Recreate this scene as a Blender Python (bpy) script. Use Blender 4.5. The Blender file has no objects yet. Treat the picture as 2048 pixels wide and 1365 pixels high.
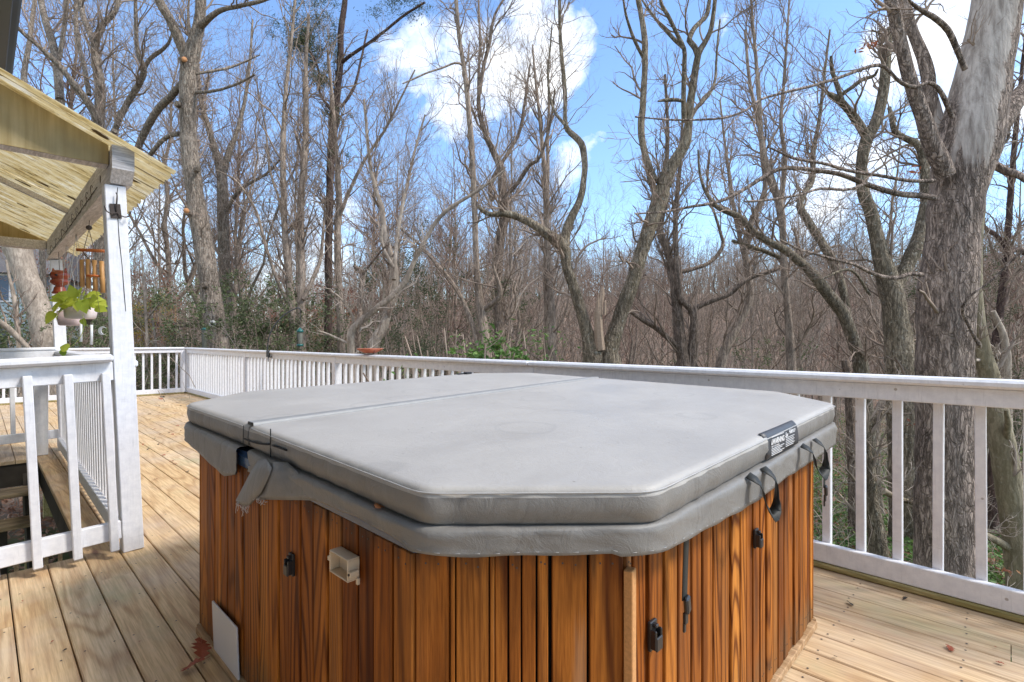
import bpy, math, random
import numpy as np
from mathutils import Vector, Matrix
SC = bpy.context.scene
COL = SC.collection
R_ = math.radians
TH = R_(46.0); CT, ST = math.cos(TH), math.sin(TH); F = 1030.0; EYE = 1.2
rng = np.random.default_rng(7)
random.seed(7)

# ---------- where things stand: distances read off the photograph turned into metres ----------
def W(px, py, z):
    x = (px - 1024) / F * z
    return np.array([CT * x + ST * z, -ST * x + CT * z, EYE - (py - 680) / F * z])
def C2W(x, z):
    return CT * x + ST * z, -ST * x + CT * z
def W2C(X, Y):
    return CT * X - ST * Y, ST * X + CT * Y

# ---------- object helpers ----------
def tag(o, label=None, cat=None, group=None, kind=None):
    if label: o['label'] = label
    if cat: o['category'] = cat
    if group: o['group'] = group
    if kind: o['kind'] = kind
    return o
def empty(name, loc=(0, 0, 0), label=None, cat=None, group=None, rz=0):
    o = bpy.data.objects.new(name, None); COL.objects.link(o)
    o.location = loc; o.rotation_euler = (0, 0, rz)
    o.empty_display_size = .1
    return tag(o, label, cat, group)
def link(name, me, parent=None, world=True):
    o = bpy.data.objects.new(name, me); COL.objects.link(o)
    if parent is not None:
        o.parent = parent
        if world:
            # meshes are written in world coordinates; cancel the ancestors' offset
            m = Matrix.Identity(4); q = parent; chain = []
            while q is not None:
                chain.append(q); q = q.parent
            for q in reversed(chain):
                m = m @ q.matrix_parent_inverse @ Matrix.LocRotScale(q.location, q.rotation_euler, q.scale)
            o.matrix_parent_inverse = m.inverted()
    return o

class MB:
    def __init__(self):
        self.v = []; self.f = []; self.n = 0; self.mi = []; self.sm = []
    def add(self, verts, faces, mi=0, smooth=False):
        verts = np.asarray(verts, dtype=float).reshape(-1, 3)
        self.v.append(verts)
        for f in faces:
            self.f.append(tuple(int(i) + self.n for i in f)); self.mi.append(mi); self.sm.append(smooth)
        self.n += len(verts)
        return self
    def hexa(self, p, mi=0):
        # p: 8 points, bottom 0-3 counter-clockwise, top 4-7
        return self.add(p, [(3, 2, 1, 0), (4, 5, 6, 7), (0, 1, 5, 4), (1, 2, 6, 5), (2, 3, 7, 6), (3, 0, 4, 7)], mi)
    def box(self, x0, x1, y0, y1, z0, z1, mi=0, ch=0.0):
        if ch <= 0:
            return self.hexa([(x0, y0, z0), (x1, y0, z0), (x1, y1, z0), (x0, y1, z0), (x0, y0, z1), (x1, y0, z1), (x1, y1, z1), (x0, y1, z1)], mi)
        return self.obox((x0 + x1) / 2, (y0 + y1) / 2, (z0 + z1) / 2, (1, 0, 0), (0, 1, 0), (0, 0, 1), (x1 - x0) / 2, (y1 - y0) / 2, (z1 - z0) / 2, mi, ch)
    def obox(self, cx, cy, cz, ax, ay, az, hx, hy, hz, mi=0, ch=0.0):
        # box on its own axes with chamfered edges
        ax, ay, az = (np.array(a, float) / np.linalg.norm(a) for a in (ax, ay, az))
        c0 = np.array([cx, cy, cz], float)
        if ch <= 0:
            P = [c0 + sx * hx * ax + sy * hy * ay + sz * hz * az for sz in (-1, 1) for sx, sy in ((-1, -1), (1, -1), (1, 1), (-1, 1))]
            return self.hexa(P, mi)
        h = [hx, hy, hz]; vs = []; idx = {}
        for sx in (-1, 1):
            for sy in (-1, 1):
                for sz in (-1, 1):
                    for k in range(3):
                        d = [hx - ch, hy - ch, hz - ch]; d[k] = h[k]
                        idx[(sx, sy, sz, k)] = len(vs)
                        vs.append(c0 + sx * d[0] * ax + sy * d[1] * ay + sz * d[2] * az)
        fs = []
        def q(*k): fs.append(tuple(idx[i] for i in k))
        for s in (-1, 1):
            for k in range(3):
                o = [i for i in range(3) if i != k]
                ring = []
                for a, b in ((-1, -1), (1, -1), (1, 1), (-1, 1)):
                    t = [0, 0, 0]; t[k] = s; t[o[0]] = a; t[o[1]] = b
                    ring.append((t[0], t[1], t[2], k))
                q(*ring)
        for k in range(3):
            o = [i for i in range(3) if i != k]
            for a in (-1, 1):
                for b in (-1, 1):
                    t0 = [0, 0, 0]; t0[o[0]] = a; t0[o[1]] = b; t1 = list(t0); t0[k] = -1; t1[k] = 1
                    q((*t0, o[0]), (*t1, o[0]), (*t1, o[1]), (*t0, o[1]))
        for sx in (-1, 1):
            for sy in (-1, 1):
                for sz in (-1, 1):
                    q((sx, sy, sz, 0), (sx, sy, sz, 1), (sx, sy, sz, 2))
        return self.add(vs, fs, mi)
    def tube(self, pts, r, k=8, mi=0, cap=True, smooth=True, flat=None):
        P = np.asarray(pts, float); n = len(P)
        r = np.full(n, r) if np.isscalar(r) else np.asarray(r, float)
        T = np.gradient(P, axis=0); T /= np.linalg.norm(T, axis=1)[:, None] + 1e-12
        ref = np.array([0, 0, 1.0]) if abs(T[0][2]) < .9 else np.array([1.0, 0, 0])
        N = np.cross(T[0], ref); N /= np.linalg.norm(N)
        V = []
        for i in range(n):
            N = N - T[i] * N.dot(T[i]); N /= np.linalg.norm(N) + 1e-12
            B = np.cross(T[i], N)
            for j in range(k):
                a = 2 * math.pi * j / k
                e = (1, 1) if flat is None else flat
                V.append(P[i] + r[i] * (math.cos(a) * N * e[0] + math.sin(a) * B * e[1]))
        fs = [(i * k + j, i * k + (j + 1) % k, (i + 1) * k + (j + 1) % k, (i + 1) * k + j) for i in range(n - 1) for j in range(k)]
        if cap:
            fs += [tuple(range(k - 1, -1, -1)), tuple((n - 1) * k + j for j in range(k))]
        return self.add(V, fs, mi, smooth)
    def lathe(self, c, prof, k=20, mi=0, axis=None, smooth=True):
        # prof: (radius, height) pairs; turned round a vertical line through c
        V = [(c[0] + rr * math.cos(2 * math.pi * j / k), c[1] + rr * math.sin(2 * math.pi * j / k), c[2] + h) for rr, h in prof for j in range(k)]
        n = len(prof)
        fs = [(i * k + j, i * k + (j + 1) % k, (i + 1) * k + (j + 1) % k, (i + 1) * k + j) for i in range(n - 1) for j in range(k)]
        fs += [tuple(range(k - 1, -1, -1)), tuple((n - 1) * k + j for j in range(k))]
        return self.add(V, fs, mi, smooth)
    def strip(self, A, B, mi=0, smooth=True, th=0.0):
        # ribbon between two polylines, with thickness th when given
        A = np.asarray(A, float); B = np.asarray(B, float); n = len(A)
        if th <= 0:
            return self.add(np.vstack([A, B]), [(i, i + 1, n + i + 1, n + i) for i in range(n - 1)], mi, smooth)
        T = np.gradient((A + B) / 2, axis=0); Nn = np.cross(T, B - A); Nn /= np.linalg.norm(Nn, axis=1)[:, None] + 1e-12
        A2, B2 = A + Nn * th, B + Nn * th
        V = np.vstack([A, B, A2, B2]); fs = []
        for i in range(n - 1):
            fs += [(i, n + i, n + i + 1, i + 1), (2 * n + i, 2 * n + i + 1, 3 * n + i + 1, 3 * n + i), (i, i + 1, 2 * n + i + 1, 2 * n + i), (n + i, 3 * n + i, 3 * n + i + 1, n + i + 1)]
        fs += [(0, 2 * n, 3 * n, n), (n - 1, 2 * n - 1, 4 * n - 1, 3 * n - 1)]
        return self.add(V, fs, mi, smooth)
    def build(self, name, mats, parent=None, world=True):
        me = bpy.data.meshes.new(name)
        me.from_pydata(np.vstack(self.v).tolist(), [], self.f)
        for m in (mats if isinstance(mats, (list, tuple)) else [mats]): me.materials.append(m)
        me.polygons.foreach_set('material_index', self.mi)
        me.polygons.foreach_set('use_smooth', self.sm)
        me.update()
        return link(name, me, parent, world)

def np_mesh(name, V, Q, mats, mi=None, smooth=True):
    """fast mesh from arrays; Q is (n,4) or (n,3)"""
    me = bpy.data.meshes.new(name)
    V = np.ascontiguousarray(V, dtype=np.float32); Q = np.ascontiguousarray(Q, dtype=np.int32)
    me.vertices.add(len(V)); me.vertices.foreach_set('co', V.ravel())
    k = Q.shape[1]
    me.loops.add(Q.size); me.loops.foreach_set('vertex_index', Q.ravel())
    me.polygons.add(len(Q)); me.polygons.foreach_set('loop_start', np.arange(0, Q.size, k, dtype=np.int32))
    me.polygons.foreach_set('use_smooth', np.full(len(Q), smooth))
    for m in mats: me.materials.append(m)
    if mi is not None: me.polygons.foreach_set('material_index', np.ascontiguousarray(mi, dtype=np.int32))
    me.update(calc_edges=True)
    return me

def tubes(P, R, k=3):
    """P (M,n,3), R (M,n) -> verts, quads"""
    M, n, _ = P.shape
    T = np.gradient(P, axis=1); T /= np.linalg.norm(T, axis=2, keepdims=True) + 1e-9
    mt = T.mean(axis=1); ref = np.where(np.abs(mt[:, 2:3]) > .8, np.array([[1.0, 0, 0]]), np.array([[0, 0, 1.0]]))
    N = np.cross(T, ref[:, None, :]); N /= np.linalg.norm(N, axis=2, keepdims=True) + 1e-9
    B = np.cross(T, N)
    a = np.arange(k) * 2 * math.pi / k
    V = P[:, :, None, :] + R[:, :, None, None] * (np.cos(a)[None, None, :, None] * N[:, :, None, :] + np.sin(a)[None, None, :, None] * B[:, :, None, :])
    V = V.reshape(-1, 3)
    i = np.arange(n - 1)[:, None]; j = np.arange(k)[None, :]
    q = np.stack([i * k + j, i * k + (j + 1) % k, (i + 1) * k + (j + 1) % k, (i + 1) * k + j], -1).reshape(-1, 4)
    Q = (q[None] + (np.arange(M) * n * k)[:, None, None]).reshape(-1, 4)
    return V, Q
def merge(parts):
    Vs, Qs, Ms, o = [], [], [], 0
    for p in parts:
        V, Q = p[0], p[1]; m = p[2] if len(p) > 2 else 0
        Vs.append(V); Qs.append(Q + o); Ms.append(np.full(len(Q), m)); o += len(V)
    return np.vstack(Vs), np.vstack(Qs), np.concatenate(Ms)

def kids(P, R, N, L, rr, g, up=.35, ang=(28, 65), tmin=.15, n=5, cap=.05, wob=.22, rmin=.0022, bias=None):
    """N new branches growing out of the branches P,R"""
    M, m, _ = P.shape
    seg = np.linalg.norm(np.diff(P, axis=1), axis=2).sum(1)
    idx = g.choice(M, N, p=seg / seg.sum())
    t = tmin + (1 - tmin) * g.random(N) ** .8
    u = t * (m - 1); i = np.minimum(u.astype(int), m - 2); fr = (u - i)[:, None]
    A, B = P[idx, i], P[idx, i + 1]
    pos = A * (1 - fr) + B * fr
    d0 = B - A; d0 /= np.linalg.norm(d0, axis=1, keepdims=True) + 1e-9
    r = (R[idx, i] * (1 - fr[:, 0]) + R[idx, i + 1] * fr[:, 0])
    v = g.normal(size=(N, 3)); v -= (v * d0).sum(1, keepdims=True) * d0; v /= np.linalg.norm(v, axis=1, keepdims=True) + 1e-9
    a = np.radians(g.uniform(ang[0], ang[1], N))[:, None]
    d = np.cos(a) * d0 + np.sin(a) * v; d[:, 2] += up
    if bias is not None: d += bias
    d /= np.linalg.norm(d, axis=1, keepdims=True)
    ln = L * g.uniform(.45, 1.35, N) * (1 - .35 * t)
    out = np.zeros((N, n, 3)); out[:, 0] = pos
    for k in range(1, n):
        d = d + g.normal(size=(N, 3)) * wob; d[:, 2] += up * .22
        d /= np.linalg.norm(d, axis=1, keepdims=True)
        out[:, k] = out[:, k - 1] + d * (ln / (n - 1))[:, None]
    r0 = np.clip(r * rr, rmin, cap)
    rad = r0[:, None] * np.linspace(1, .38, n)[None, :]
    return out, np.maximum(rad, rmin * .8)

def catmull(pts, n):
    P = np.asarray(pts, float)
    if len(P) == 2: P = np.vstack([P[0], (P[0] + P[1]) / 2, P[1]])
    d = np.r_[0, np.cumsum(np.linalg.norm(np.diff(P[:, :3], axis=0), axis=1) + 1e-6)]
    Q = np.vstack([2 * P[0] - P[1], P, 2 * P[-1] - P[-2]])
    out = []
    for t in np.linspace(0, d[-1], n):
        i = min(np.searchsorted(d, t, 'right') - 1, len(P) - 2); i = max(i, 0)
        u = (t - d[i]) / (d[i + 1] - d[i])
        p0, p1, p2, p3 = Q[i], Q[i + 1], Q[i + 2], Q[i + 3]
        out.append(.5 * ((2 * p1) + (-p0 + p2) * u + (2 * p0 - 5 * p1 + 4 * p2 - p3) * u * u + (-p0 + 3 * p1 - 3 * p2 + p3) * u ** 3))
    return np.array(out)

def leaves(Cn, size, g, flat=.0, aspect=.5):
    """folded leaf faces centred on Cn"""
    N = len(Cn)
    d = g.normal(size=(N, 3)); d[:, 2] *= 1 - flat; d /= np.linalg.norm(d, axis=1, keepdims=True)
    v = g.normal(size=(N, 3)); 
    if flat > 0: v[:, 2] *= 1 - flat
    v -= (v * d).sum(1, keepdims=True) * d; v /= np.linalg.norm(v, axis=1, keepdims=True)
    w = np.cross(d, v)
    s = (size * g.uniform(.6, 1.3, N))[:, None]
    a, b = Cn - d * s, Cn + d * s
    l = Cn + v * s * aspect + w * s * .18; r = Cn - v * s * aspect + w * s * .18
    V = np.stack([a, l, b, r], 1).reshape(-1, 3)
    Q = np.arange(4 * N).reshape(-1, 4)
    return V, Q

# ---------- materials ----------
class NT:
    def __init__(s, name):
        s.m = bpy.data.materials.new(name); s.m.use_nodes = True
        s.t = s.m.node_tree; s.b = s.t.nodes['Principled BSDF']; s.out = s.t.nodes['Material Output']
    def n(s, typ, **kw):
        x = s.t.nodes.new(typ)
        for k, v in kw.items(): setattr(x, k, v)
        return x
    def set(s, sock, v):
        if isinstance(v, bpy.types.NodeSocket): s.t.links.new(v, sock)
        elif v is not None:
            if hasattr(sock.default_value, '__len__') and not isinstance(v, (tuple, list)): v = (v,) * len(sock.default_value)
            if isinstance(v, (tuple, list)) and len(sock.default_value) == 4 and len(v) == 3: v = (*v, 1)
            sock.default_value = v
    def co(s, kind='Object'):
        return s.n('ShaderNodeTexCoord').outputs[kind]
    def mp(s, vec, scale=(1, 1, 1), loc=(0, 0, 0), rot=(0, 0, 0)):
        x = s.n('ShaderNodeMapping'); s.set(x.inputs[0], vec); x.inputs['Scale'].default_value = scale
        s.set(x.inputs['Location'], loc); x.inputs['Rotation'].default_value = rot
        return x.outputs[0]
    def noise(s, vec, scale=5, detail=3, rough=.55, dist=0, col=False):
        x = s.n('ShaderNodeTexNoise'); s.set(x.inputs['Vector'], vec); x.inputs['Scale'].default_value = scale
        x.inputs['Detail'].default_value = detail; x.inputs['Roughness'].default_value = rough; x.inputs['Distortion'].default_value = dist
        return x.outputs['Color' if col else 'Fac']
    def vor(s, vec, scale=5, feature='F1', out='Distance'):
        x = s.n('ShaderNodeTexVoronoi', feature=feature); s.set(x.inputs['Vector'], vec); x.inputs['Scale'].default_value = scale
        return x.outputs[out]
    def ramp(s, fac, stops):
        x = s.n('ShaderNodeValToRGB'); s.set(x.inputs[0], fac); e = x.color_ramp.elements
        while len(e) < len(stops): e.new(.5)
        for i, (p, c) in enumerate(stops):
            e[i].position = p
            c = (c, c, c) if isinstance(c, (int, float)) else c
            e[i].color = (*c, 1)
        return x.outputs[0]
    def mix(s, fac, a, b, mode='MIX'):
        x = s.n('ShaderNodeMix', data_type='RGBA', blend_type=mode)
        s.set(x.inputs[0], fac); s.set(x.inputs[6], a); s.set(x.inputs[7], b)
        return x.outputs[2]
    def ma(s, op, a, b=None, c=None, clamp=False):
        x = s.n('ShaderNodeMath', operation=op, use_clamp=clamp); s.set(x.inputs[0], a)
        if b is not None: s.set(x.inputs[1], b)
        if c is not None: s.set(x.inputs[2], c)
        return x.outputs[0]
    def isl(s):
        return s.n('ShaderNodeNewGeometry').outputs['Random Per Island']
    def orand(s):
        return s.n('ShaderNodeObjectInfo').outputs['Random']
    def bump(s, h, strength=.3, dist=.01):
        x = s.n('ShaderNodeBump'); s.set(x.inputs['Height'], h); x.inputs['Strength'].default_value = strength; x.inputs['Distance'].default_value = dist
        s.t.links.new(x.outputs[0], s.b.inputs['Normal']); return x
    def fin(s, col=None, rough=None, spec=None, metal=None):
        s.set(s.b.inputs['Base Color'], col); s.set(s.b.inputs['Roughness'], rough)
        if spec is not None: s.b.inputs['Specular IOR Level'].default_value = spec
        if metal is not None: s.b.inputs['Metallic'].default_value = metal
        return s.m
    def translucent(s, col, fac):
        t = s.n('ShaderNodeBsdfTranslucent'); s.set(t.inputs[0], col)
        m = s.n('ShaderNodeMixShader'); m.inputs[0].default_value = fac
        s.t.links.new(s.b.outputs[0], m.inputs[1]); s.t.links.new(t.outputs[0], m.inputs[2])
        s.t.links.new(m.outputs[0], s.out.inputs[0])

def flatm(name, col, rough=.6, var=.12, scale=20, spec=.4, metal=0, bump=.1):
    q = NT(name); co = q.co()
    nz = q.noise(co, scale, 4)
    c = q.mix(nz, tuple(x * (1 - var) for x in col), tuple(min(1, x * (1 + var)) for x in col))
    if bump: q.bump(nz, bump, .002)
    return q.fin(c, rough, spec, metal)

def grain_vec(q, axis, along=.09, across=1.0, seed=37.0):
    """coordinates stretched along a board, shifted for every board"""
    co = q.co(); r = q.isl()
    sc = [across] * 3; sc[axis] = along
    cx = q.n('ShaderNodeCombineXYZ')
    for i in range(3): q.set(cx.inputs[i], q.ma('MULTIPLY', r, seed * (i + 1) * .71))
    add = q.n('ShaderNodeVectorMath', operation='ADD'); q.set(add.inputs[0], q.mp(co, tuple(sc))); q.set(add.inputs[1], cx.outputs[0])
    return add.outputs[0], r

def m_deck():
    q = NT('weathered_decking'); v, r = grain_vec(q, 1, .10)
    rings = q.ma('MULTIPLY', q.noise(v, 5.2, 1.5, .5), 75)
    g1 = q.ma('ADD', q.ma('MULTIPLY', q.ma('SINE', rings), .5), .5)
    fine = q.noise(q.mp(v, (1, .35, 1)), 120, 3, .7)
    pale = q.ramp(r, [(0, (.72, .50, .26)), (.35, (.64, .47, .28)), (.6, (.78, .57, .325)), (1, (.64, .42, .20))])
    dark = q.mix(1, pale, (.60, .46, .36), 'MULTIPLY')
    sel = q.ma('MULTIPLY', q.ma('POWER', g1, 2.5), q.ma('MULTIPLY', q.noise(v, 1.6, 2), 1.35))
    c = q.mix(q.ma('MULTIPLY', sel, .8, clamp=True), pale, dark)
    c = q.mix(q.ramp(fine, [(.38, 1), (.62, 0)]), c, q.mix(1, c, (.72, .68, .63), 'MULTIPLY'))
    co = q.co()
    weather = q.ramp(q.noise(co, 1.4, 5, .6), [(.42, 0), (.66, 1)])
    c = q.mix(q.ma('MULTIPLY', weather, .33), c, (.58, .52, .46))
    mildew = q.ramp(q.noise(q.mp(co, (1, .5, 1), (4, 2, 0)), 2.1, 6, .65), [(.57, 0), (.72, 1)])
    c = q.mix(q.ma('MULTIPLY', mildew, .5), c, (.36, .36, .20))
    kn = q.vor(q.mp(v, (2.2, 6.5, 1)), 1.7)
    c = q.mix(q.ramp(kn, [(.055, 1), (.11, 0)]), c, (.18, .10, .065))
    c = q.mix(q.ramp(kn, [(.10, 0), (.13, .55), (.2, 0)]), c, (.40, .26, .15))
    q.bump(q.ma('ADD', g1, fine), .22, .002)
    return q.fin(c, .72, .3)

def m_oldwood(name, a, b, axis=1, scale=5):
    q = NT(name); v, r = grain_vec(q, axis, .1)
    g = q.ma('ADD', q.ma('MULTIPLY', q.ma('SINE', q.ma('MULTIPLY', q.noise(v, scale, 2), 60)), .5), .5)
    f = q.noise(v, 90, 3, .7)
    c = q.mix(g, a, b); c = q.mix(q.ramp(f, [(.4, .6), (.6, 0)]), c, tuple(x * .55 for x in a))
    q.bump(f, .3, .003)
    return q.fin(c, .75, .3)

def m_cedar():
    q = NT('stained_cedar'); v, r = grain_vec(q, 2, .10, 1.3)
    r2 = q.ma('FRACT', q.ma('MULTIPLY', r, 7.31))
    rings = q.ma('MULTIPLY', q.noise(v, 5.5, 1.2, .45), q.ma('ADD', 45, q.ma('MULTIPLY', q.ma('FRACT', q.ma('MULTIPLY', r, 13.7)), 70)))
    g1 = q.ma('ADD', q.ma('MULTIPLY', q.ma('SINE', rings), .5), .5)
    fine = q.noise(q.mp(v, (1, 1, .5)), 130, 3, .7)
    base = q.ramp(r, [(0, (.25, .068, .010)), (.2, (.52, .18, .028)), (.36, (.33, .095, .013)), (.52, (.66, .255, .045)), (.68, (.29, .08, .012)), (.84, (.60, .215, .035)), (1, (.44, .14, .02))])
    late = q.mix(1, base, (.26, .18, .15), 'MULTIPLY')
    gm = q.ma('MULTIPLY', q.ma('POWER', g1, 3), q.ma('ADD', q.ma('MULTIPLY', q.ramp(r2, [(.3, .45), (.7, 1)]), .85), .15), clamp=True)
    c = q.mix(gm, base, late)
    c = q.mix(q.ramp(fine, [(.36, .7), (.6, 0)]), c, q.mix(1, c, (.45, .38, .33), 'MULTIPLY'))
    blot = q.noise(q.mp(v, (3, 3, 1.6)), 3.2, 3, .6)
    c = q.mix(q.ramp(blot, [(.52, 0), (.57, .45), (1, .6)]), c, q.mix(1, c, (.55, .45, .40), 'MULTIPLY'))
    c = q.mix(q.ramp(q.noise(q.mp(v, (2, 2, 2)), 5, 4), [(.66, 0), (.78, .35)]), c, (.55, .38, .24))
    c = q.mix(q.ramp(q.noise(q.mp(v, (1.2, 1.2, 3)), 2.6, 5, .7), [(.5, 0), (.7, .6)]), c, (.20, .085, .03))
    c = q.mix(q.ramp(q.vor(q.mp(v, (3, 3, 6)), 1.1), [(.05, .9), (.09, 0)]), c, (.10, .04, .02))
    # grey weathering that has crept up from the deck boards
    z = q.n('ShaderNodeSeparateXYZ'); q.set(z.inputs[0], q.co())
    low = q.ma('ADD', q.ma('MULTIPLY', z.outputs[2], -4.5), q.ma('MULTIPLY', q.noise(q.co(), 9, 4), 1.9))
    c = q.mix(q.ma('MULTIPLY', low, .6, clamp=True), c, (.13, .09, .045))
    q.bump(q.ma('ADD', q.ma('MULTIPLY', g1, .6), fine), .35, .002)
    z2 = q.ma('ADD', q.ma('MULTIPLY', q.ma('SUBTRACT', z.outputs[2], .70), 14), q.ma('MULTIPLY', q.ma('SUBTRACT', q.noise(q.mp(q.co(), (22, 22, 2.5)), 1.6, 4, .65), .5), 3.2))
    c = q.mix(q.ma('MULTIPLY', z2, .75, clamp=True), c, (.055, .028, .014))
    rg = q.ramp(fine, [(.3, .5), (.7, .68)])
    return q.fin(c, rg, .16)

def m_white():
    q = NT('white_paint'); co0 = q.co(); cx = q.n('ShaderNodeCombineXYZ'); oo = q.ma('MULTIPLY', q.orand(), 30); q.set(cx.inputs[0], oo); q.set(cx.inputs[2], oo); ad = q.n('ShaderNodeVectorMath', operation='ADD'); q.set(ad.inputs[0], co0); q.set(ad.inputs[1], cx.outputs[0]); co = ad.outputs[0]
    f = q.noise(q.mp(co, (1, 1, 1)), 26, 5, .65)
    s = q.noise(q.mp(co, (30, 30, 2.2)), 3, 4, .7)
    s2 = q.noise(q.mp(co, (2.2, 2.2, 30)), 3, 4, .7)
    c = q.mix(q.ramp(f, [(.35, 0), (.75, 1)]), (.80, .795, .81), (.66, .66, .69))
    c = q.mix(q.ramp(s, [(.56, 0), (.75, .55)]), c, (.53, .53, .55))
    c = q.mix(q.ramp(s2, [(.60, 0), (.74, .35)]), c, (.50, .48, .46))
    c = q.mix(q.ramp(q.noise(co, 3, 6, .7), [(.62, 0), (.72, .4)]), c, (.58, .56, .52))
    sp = q.vor(co, 9.0)
    c = q.mix(q.ramp(sp, [(.05, .8), (.07, 0)]), c, (.34, .30, .26))
    q.bump(q.ma('ADD', s, f), .25, .003)
    return q.fin(c, .55, .4)

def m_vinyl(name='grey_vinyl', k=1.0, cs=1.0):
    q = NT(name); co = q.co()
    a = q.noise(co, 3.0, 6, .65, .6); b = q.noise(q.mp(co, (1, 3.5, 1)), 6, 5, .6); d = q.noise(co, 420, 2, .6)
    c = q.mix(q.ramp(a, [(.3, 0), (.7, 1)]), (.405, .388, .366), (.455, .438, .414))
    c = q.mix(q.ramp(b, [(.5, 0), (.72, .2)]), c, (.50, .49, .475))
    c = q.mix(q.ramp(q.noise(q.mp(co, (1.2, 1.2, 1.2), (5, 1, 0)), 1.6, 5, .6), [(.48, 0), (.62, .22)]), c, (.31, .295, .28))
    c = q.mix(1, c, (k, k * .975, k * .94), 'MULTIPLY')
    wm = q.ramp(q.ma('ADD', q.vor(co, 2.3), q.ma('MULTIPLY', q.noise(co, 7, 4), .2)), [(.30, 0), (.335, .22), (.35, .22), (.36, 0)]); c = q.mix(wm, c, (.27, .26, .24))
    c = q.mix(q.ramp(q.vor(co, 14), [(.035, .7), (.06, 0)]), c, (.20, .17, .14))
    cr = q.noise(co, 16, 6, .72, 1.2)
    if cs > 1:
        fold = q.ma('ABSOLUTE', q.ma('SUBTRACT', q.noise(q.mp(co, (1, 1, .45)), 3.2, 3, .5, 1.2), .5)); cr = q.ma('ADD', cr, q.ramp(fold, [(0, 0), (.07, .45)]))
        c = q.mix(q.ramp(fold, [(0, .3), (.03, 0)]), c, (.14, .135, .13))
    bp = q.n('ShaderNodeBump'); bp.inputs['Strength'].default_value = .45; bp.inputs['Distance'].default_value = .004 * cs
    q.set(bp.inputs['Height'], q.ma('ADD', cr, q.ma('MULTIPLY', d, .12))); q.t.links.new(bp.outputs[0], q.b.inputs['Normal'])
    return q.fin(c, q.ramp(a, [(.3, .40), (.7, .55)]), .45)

def m_bark(name, dark, light, sx=9, sz=1.4, lichen=.35, lc=(.42, .43, .36), bump=.8, moss=0.0):
    q = NT(name); co = q.co(); 
    off = q.ma('MULTIPLY', q.orand(), 40)
    cx = q.n('ShaderNodeCombineXYZ'); q.set(cx.inputs[0], off); q.set(cx.inputs[2], off)
    ad = q.n('ShaderNodeVectorMath', operation='ADD'); q.set(ad.inputs[0], co); q.set(ad.inputs[1], cx.outputs[0]); co = ad.outputs[0]
    wr = q.noise(co, 3, 3, .5, 0, True)
    wm = q.n('ShaderNodeVectorMath', operation='MULTIPLY_ADD'); q.set(wm.inputs[0], wr); wm.inputs[1].default_value = (.16, .16, .5); q.set(wm.inputs[2], co)
    rn = q.ma('ABSOLUTE', q.ma('SUBTRACT', q.noise(q.mp(wm.outputs[0], (sx, sx, sz * .55)), 1.9, 3, .55), .5))
    ridge = q.vor(q.mp(wm.outputs[0], (sx, sx, sz * .8)), 2.6, 'DISTANCE_TO_EDGE')
    fr = q.ma('MULTIPLY', q.ramp(rn, [(.0, 0), (.05, .7), (.13, 1)]), q.ramp(ridge, [(0, .15), (.09, 1)]))
    fine = q.noise(q.mp(co, (sx * 2, sx * 2, sz * 5)), 4, 5, .7)
    c = q.mix(fr, dark, light)
    c = q.mix(q.ramp(fine, [(.35, .75), (.6, 0)]), c, tuple(x * .62 for x in light))
    c = q.mix(q.ramp(q.noise(co, 1.3, 4, .6), [(.40, 0), (.65, .5)]), c, tuple(min(1, x * 1.35) for x in light))
    c = q.mix(q.ramp(q.noise(q.mp(co, (3, 3, .8)), 7, 5, .75), [(.44, .65), (.54, 0)]), c, tuple(x * .9 for x in dark))
    if lichen:
        dt = q.vor(q.mp(co, (1, 1, .7)), 26); c = q.mix(q.ramp(q.ma('ADD', dt, q.ma('MULTIPLY', q.noise(co, 2.5, 3), .5)), [(.27, lichen), (.31, 0)]), c, tuple(min(1, x * 1.35) for x in lc))
        l = q.ramp(q.noise(co, 11, 6, .75), [(.60 - .06 * lichen, 0), (.66, lichen)])
        c = q.mix(l, c, lc)
    if moss:
        c = q.mix(q.ramp(q.noise(co, 2.4, 5, .7), [(.45, 0), (.65, moss)]), c, (.10, .115, .035))
    if bump:
        q.bump(q.ma('ADD', fr, q.ma('MULTIPLY', fine, .7)), bump, .03)
    return q.fin(c, .88, .2)

def m_twig(name, a, b):
    q = NT(name); co = q.co(); r = q.isl()
    c = q.mix(r, a, b); c = q.mix(q.ramp(q.noise(co, 3, 3), [(.45, 0), (.65, .5)]), c, tuple(min(1, x * 1.5) for x in b))
    return q.fin(c, .85, .2)

def m_leaf(name, a, b, tr=.3, c3=None):
    q = NT(name); r = q.isl(); 
    st = [(0, a), (1, b)] if c3 is None else [(0, a), (.8, b), (1, c3)]
    c = q.ramp(r, st)
    c = q.mix(q.ramp(q.noise(q.co(), 1.2, 3), [(.4, 0), (.65, .5)]), c, tuple(x * .55 for x in a))
    q.fin(c, .55, .35); q.translucent(c, tr); return q.m

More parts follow.
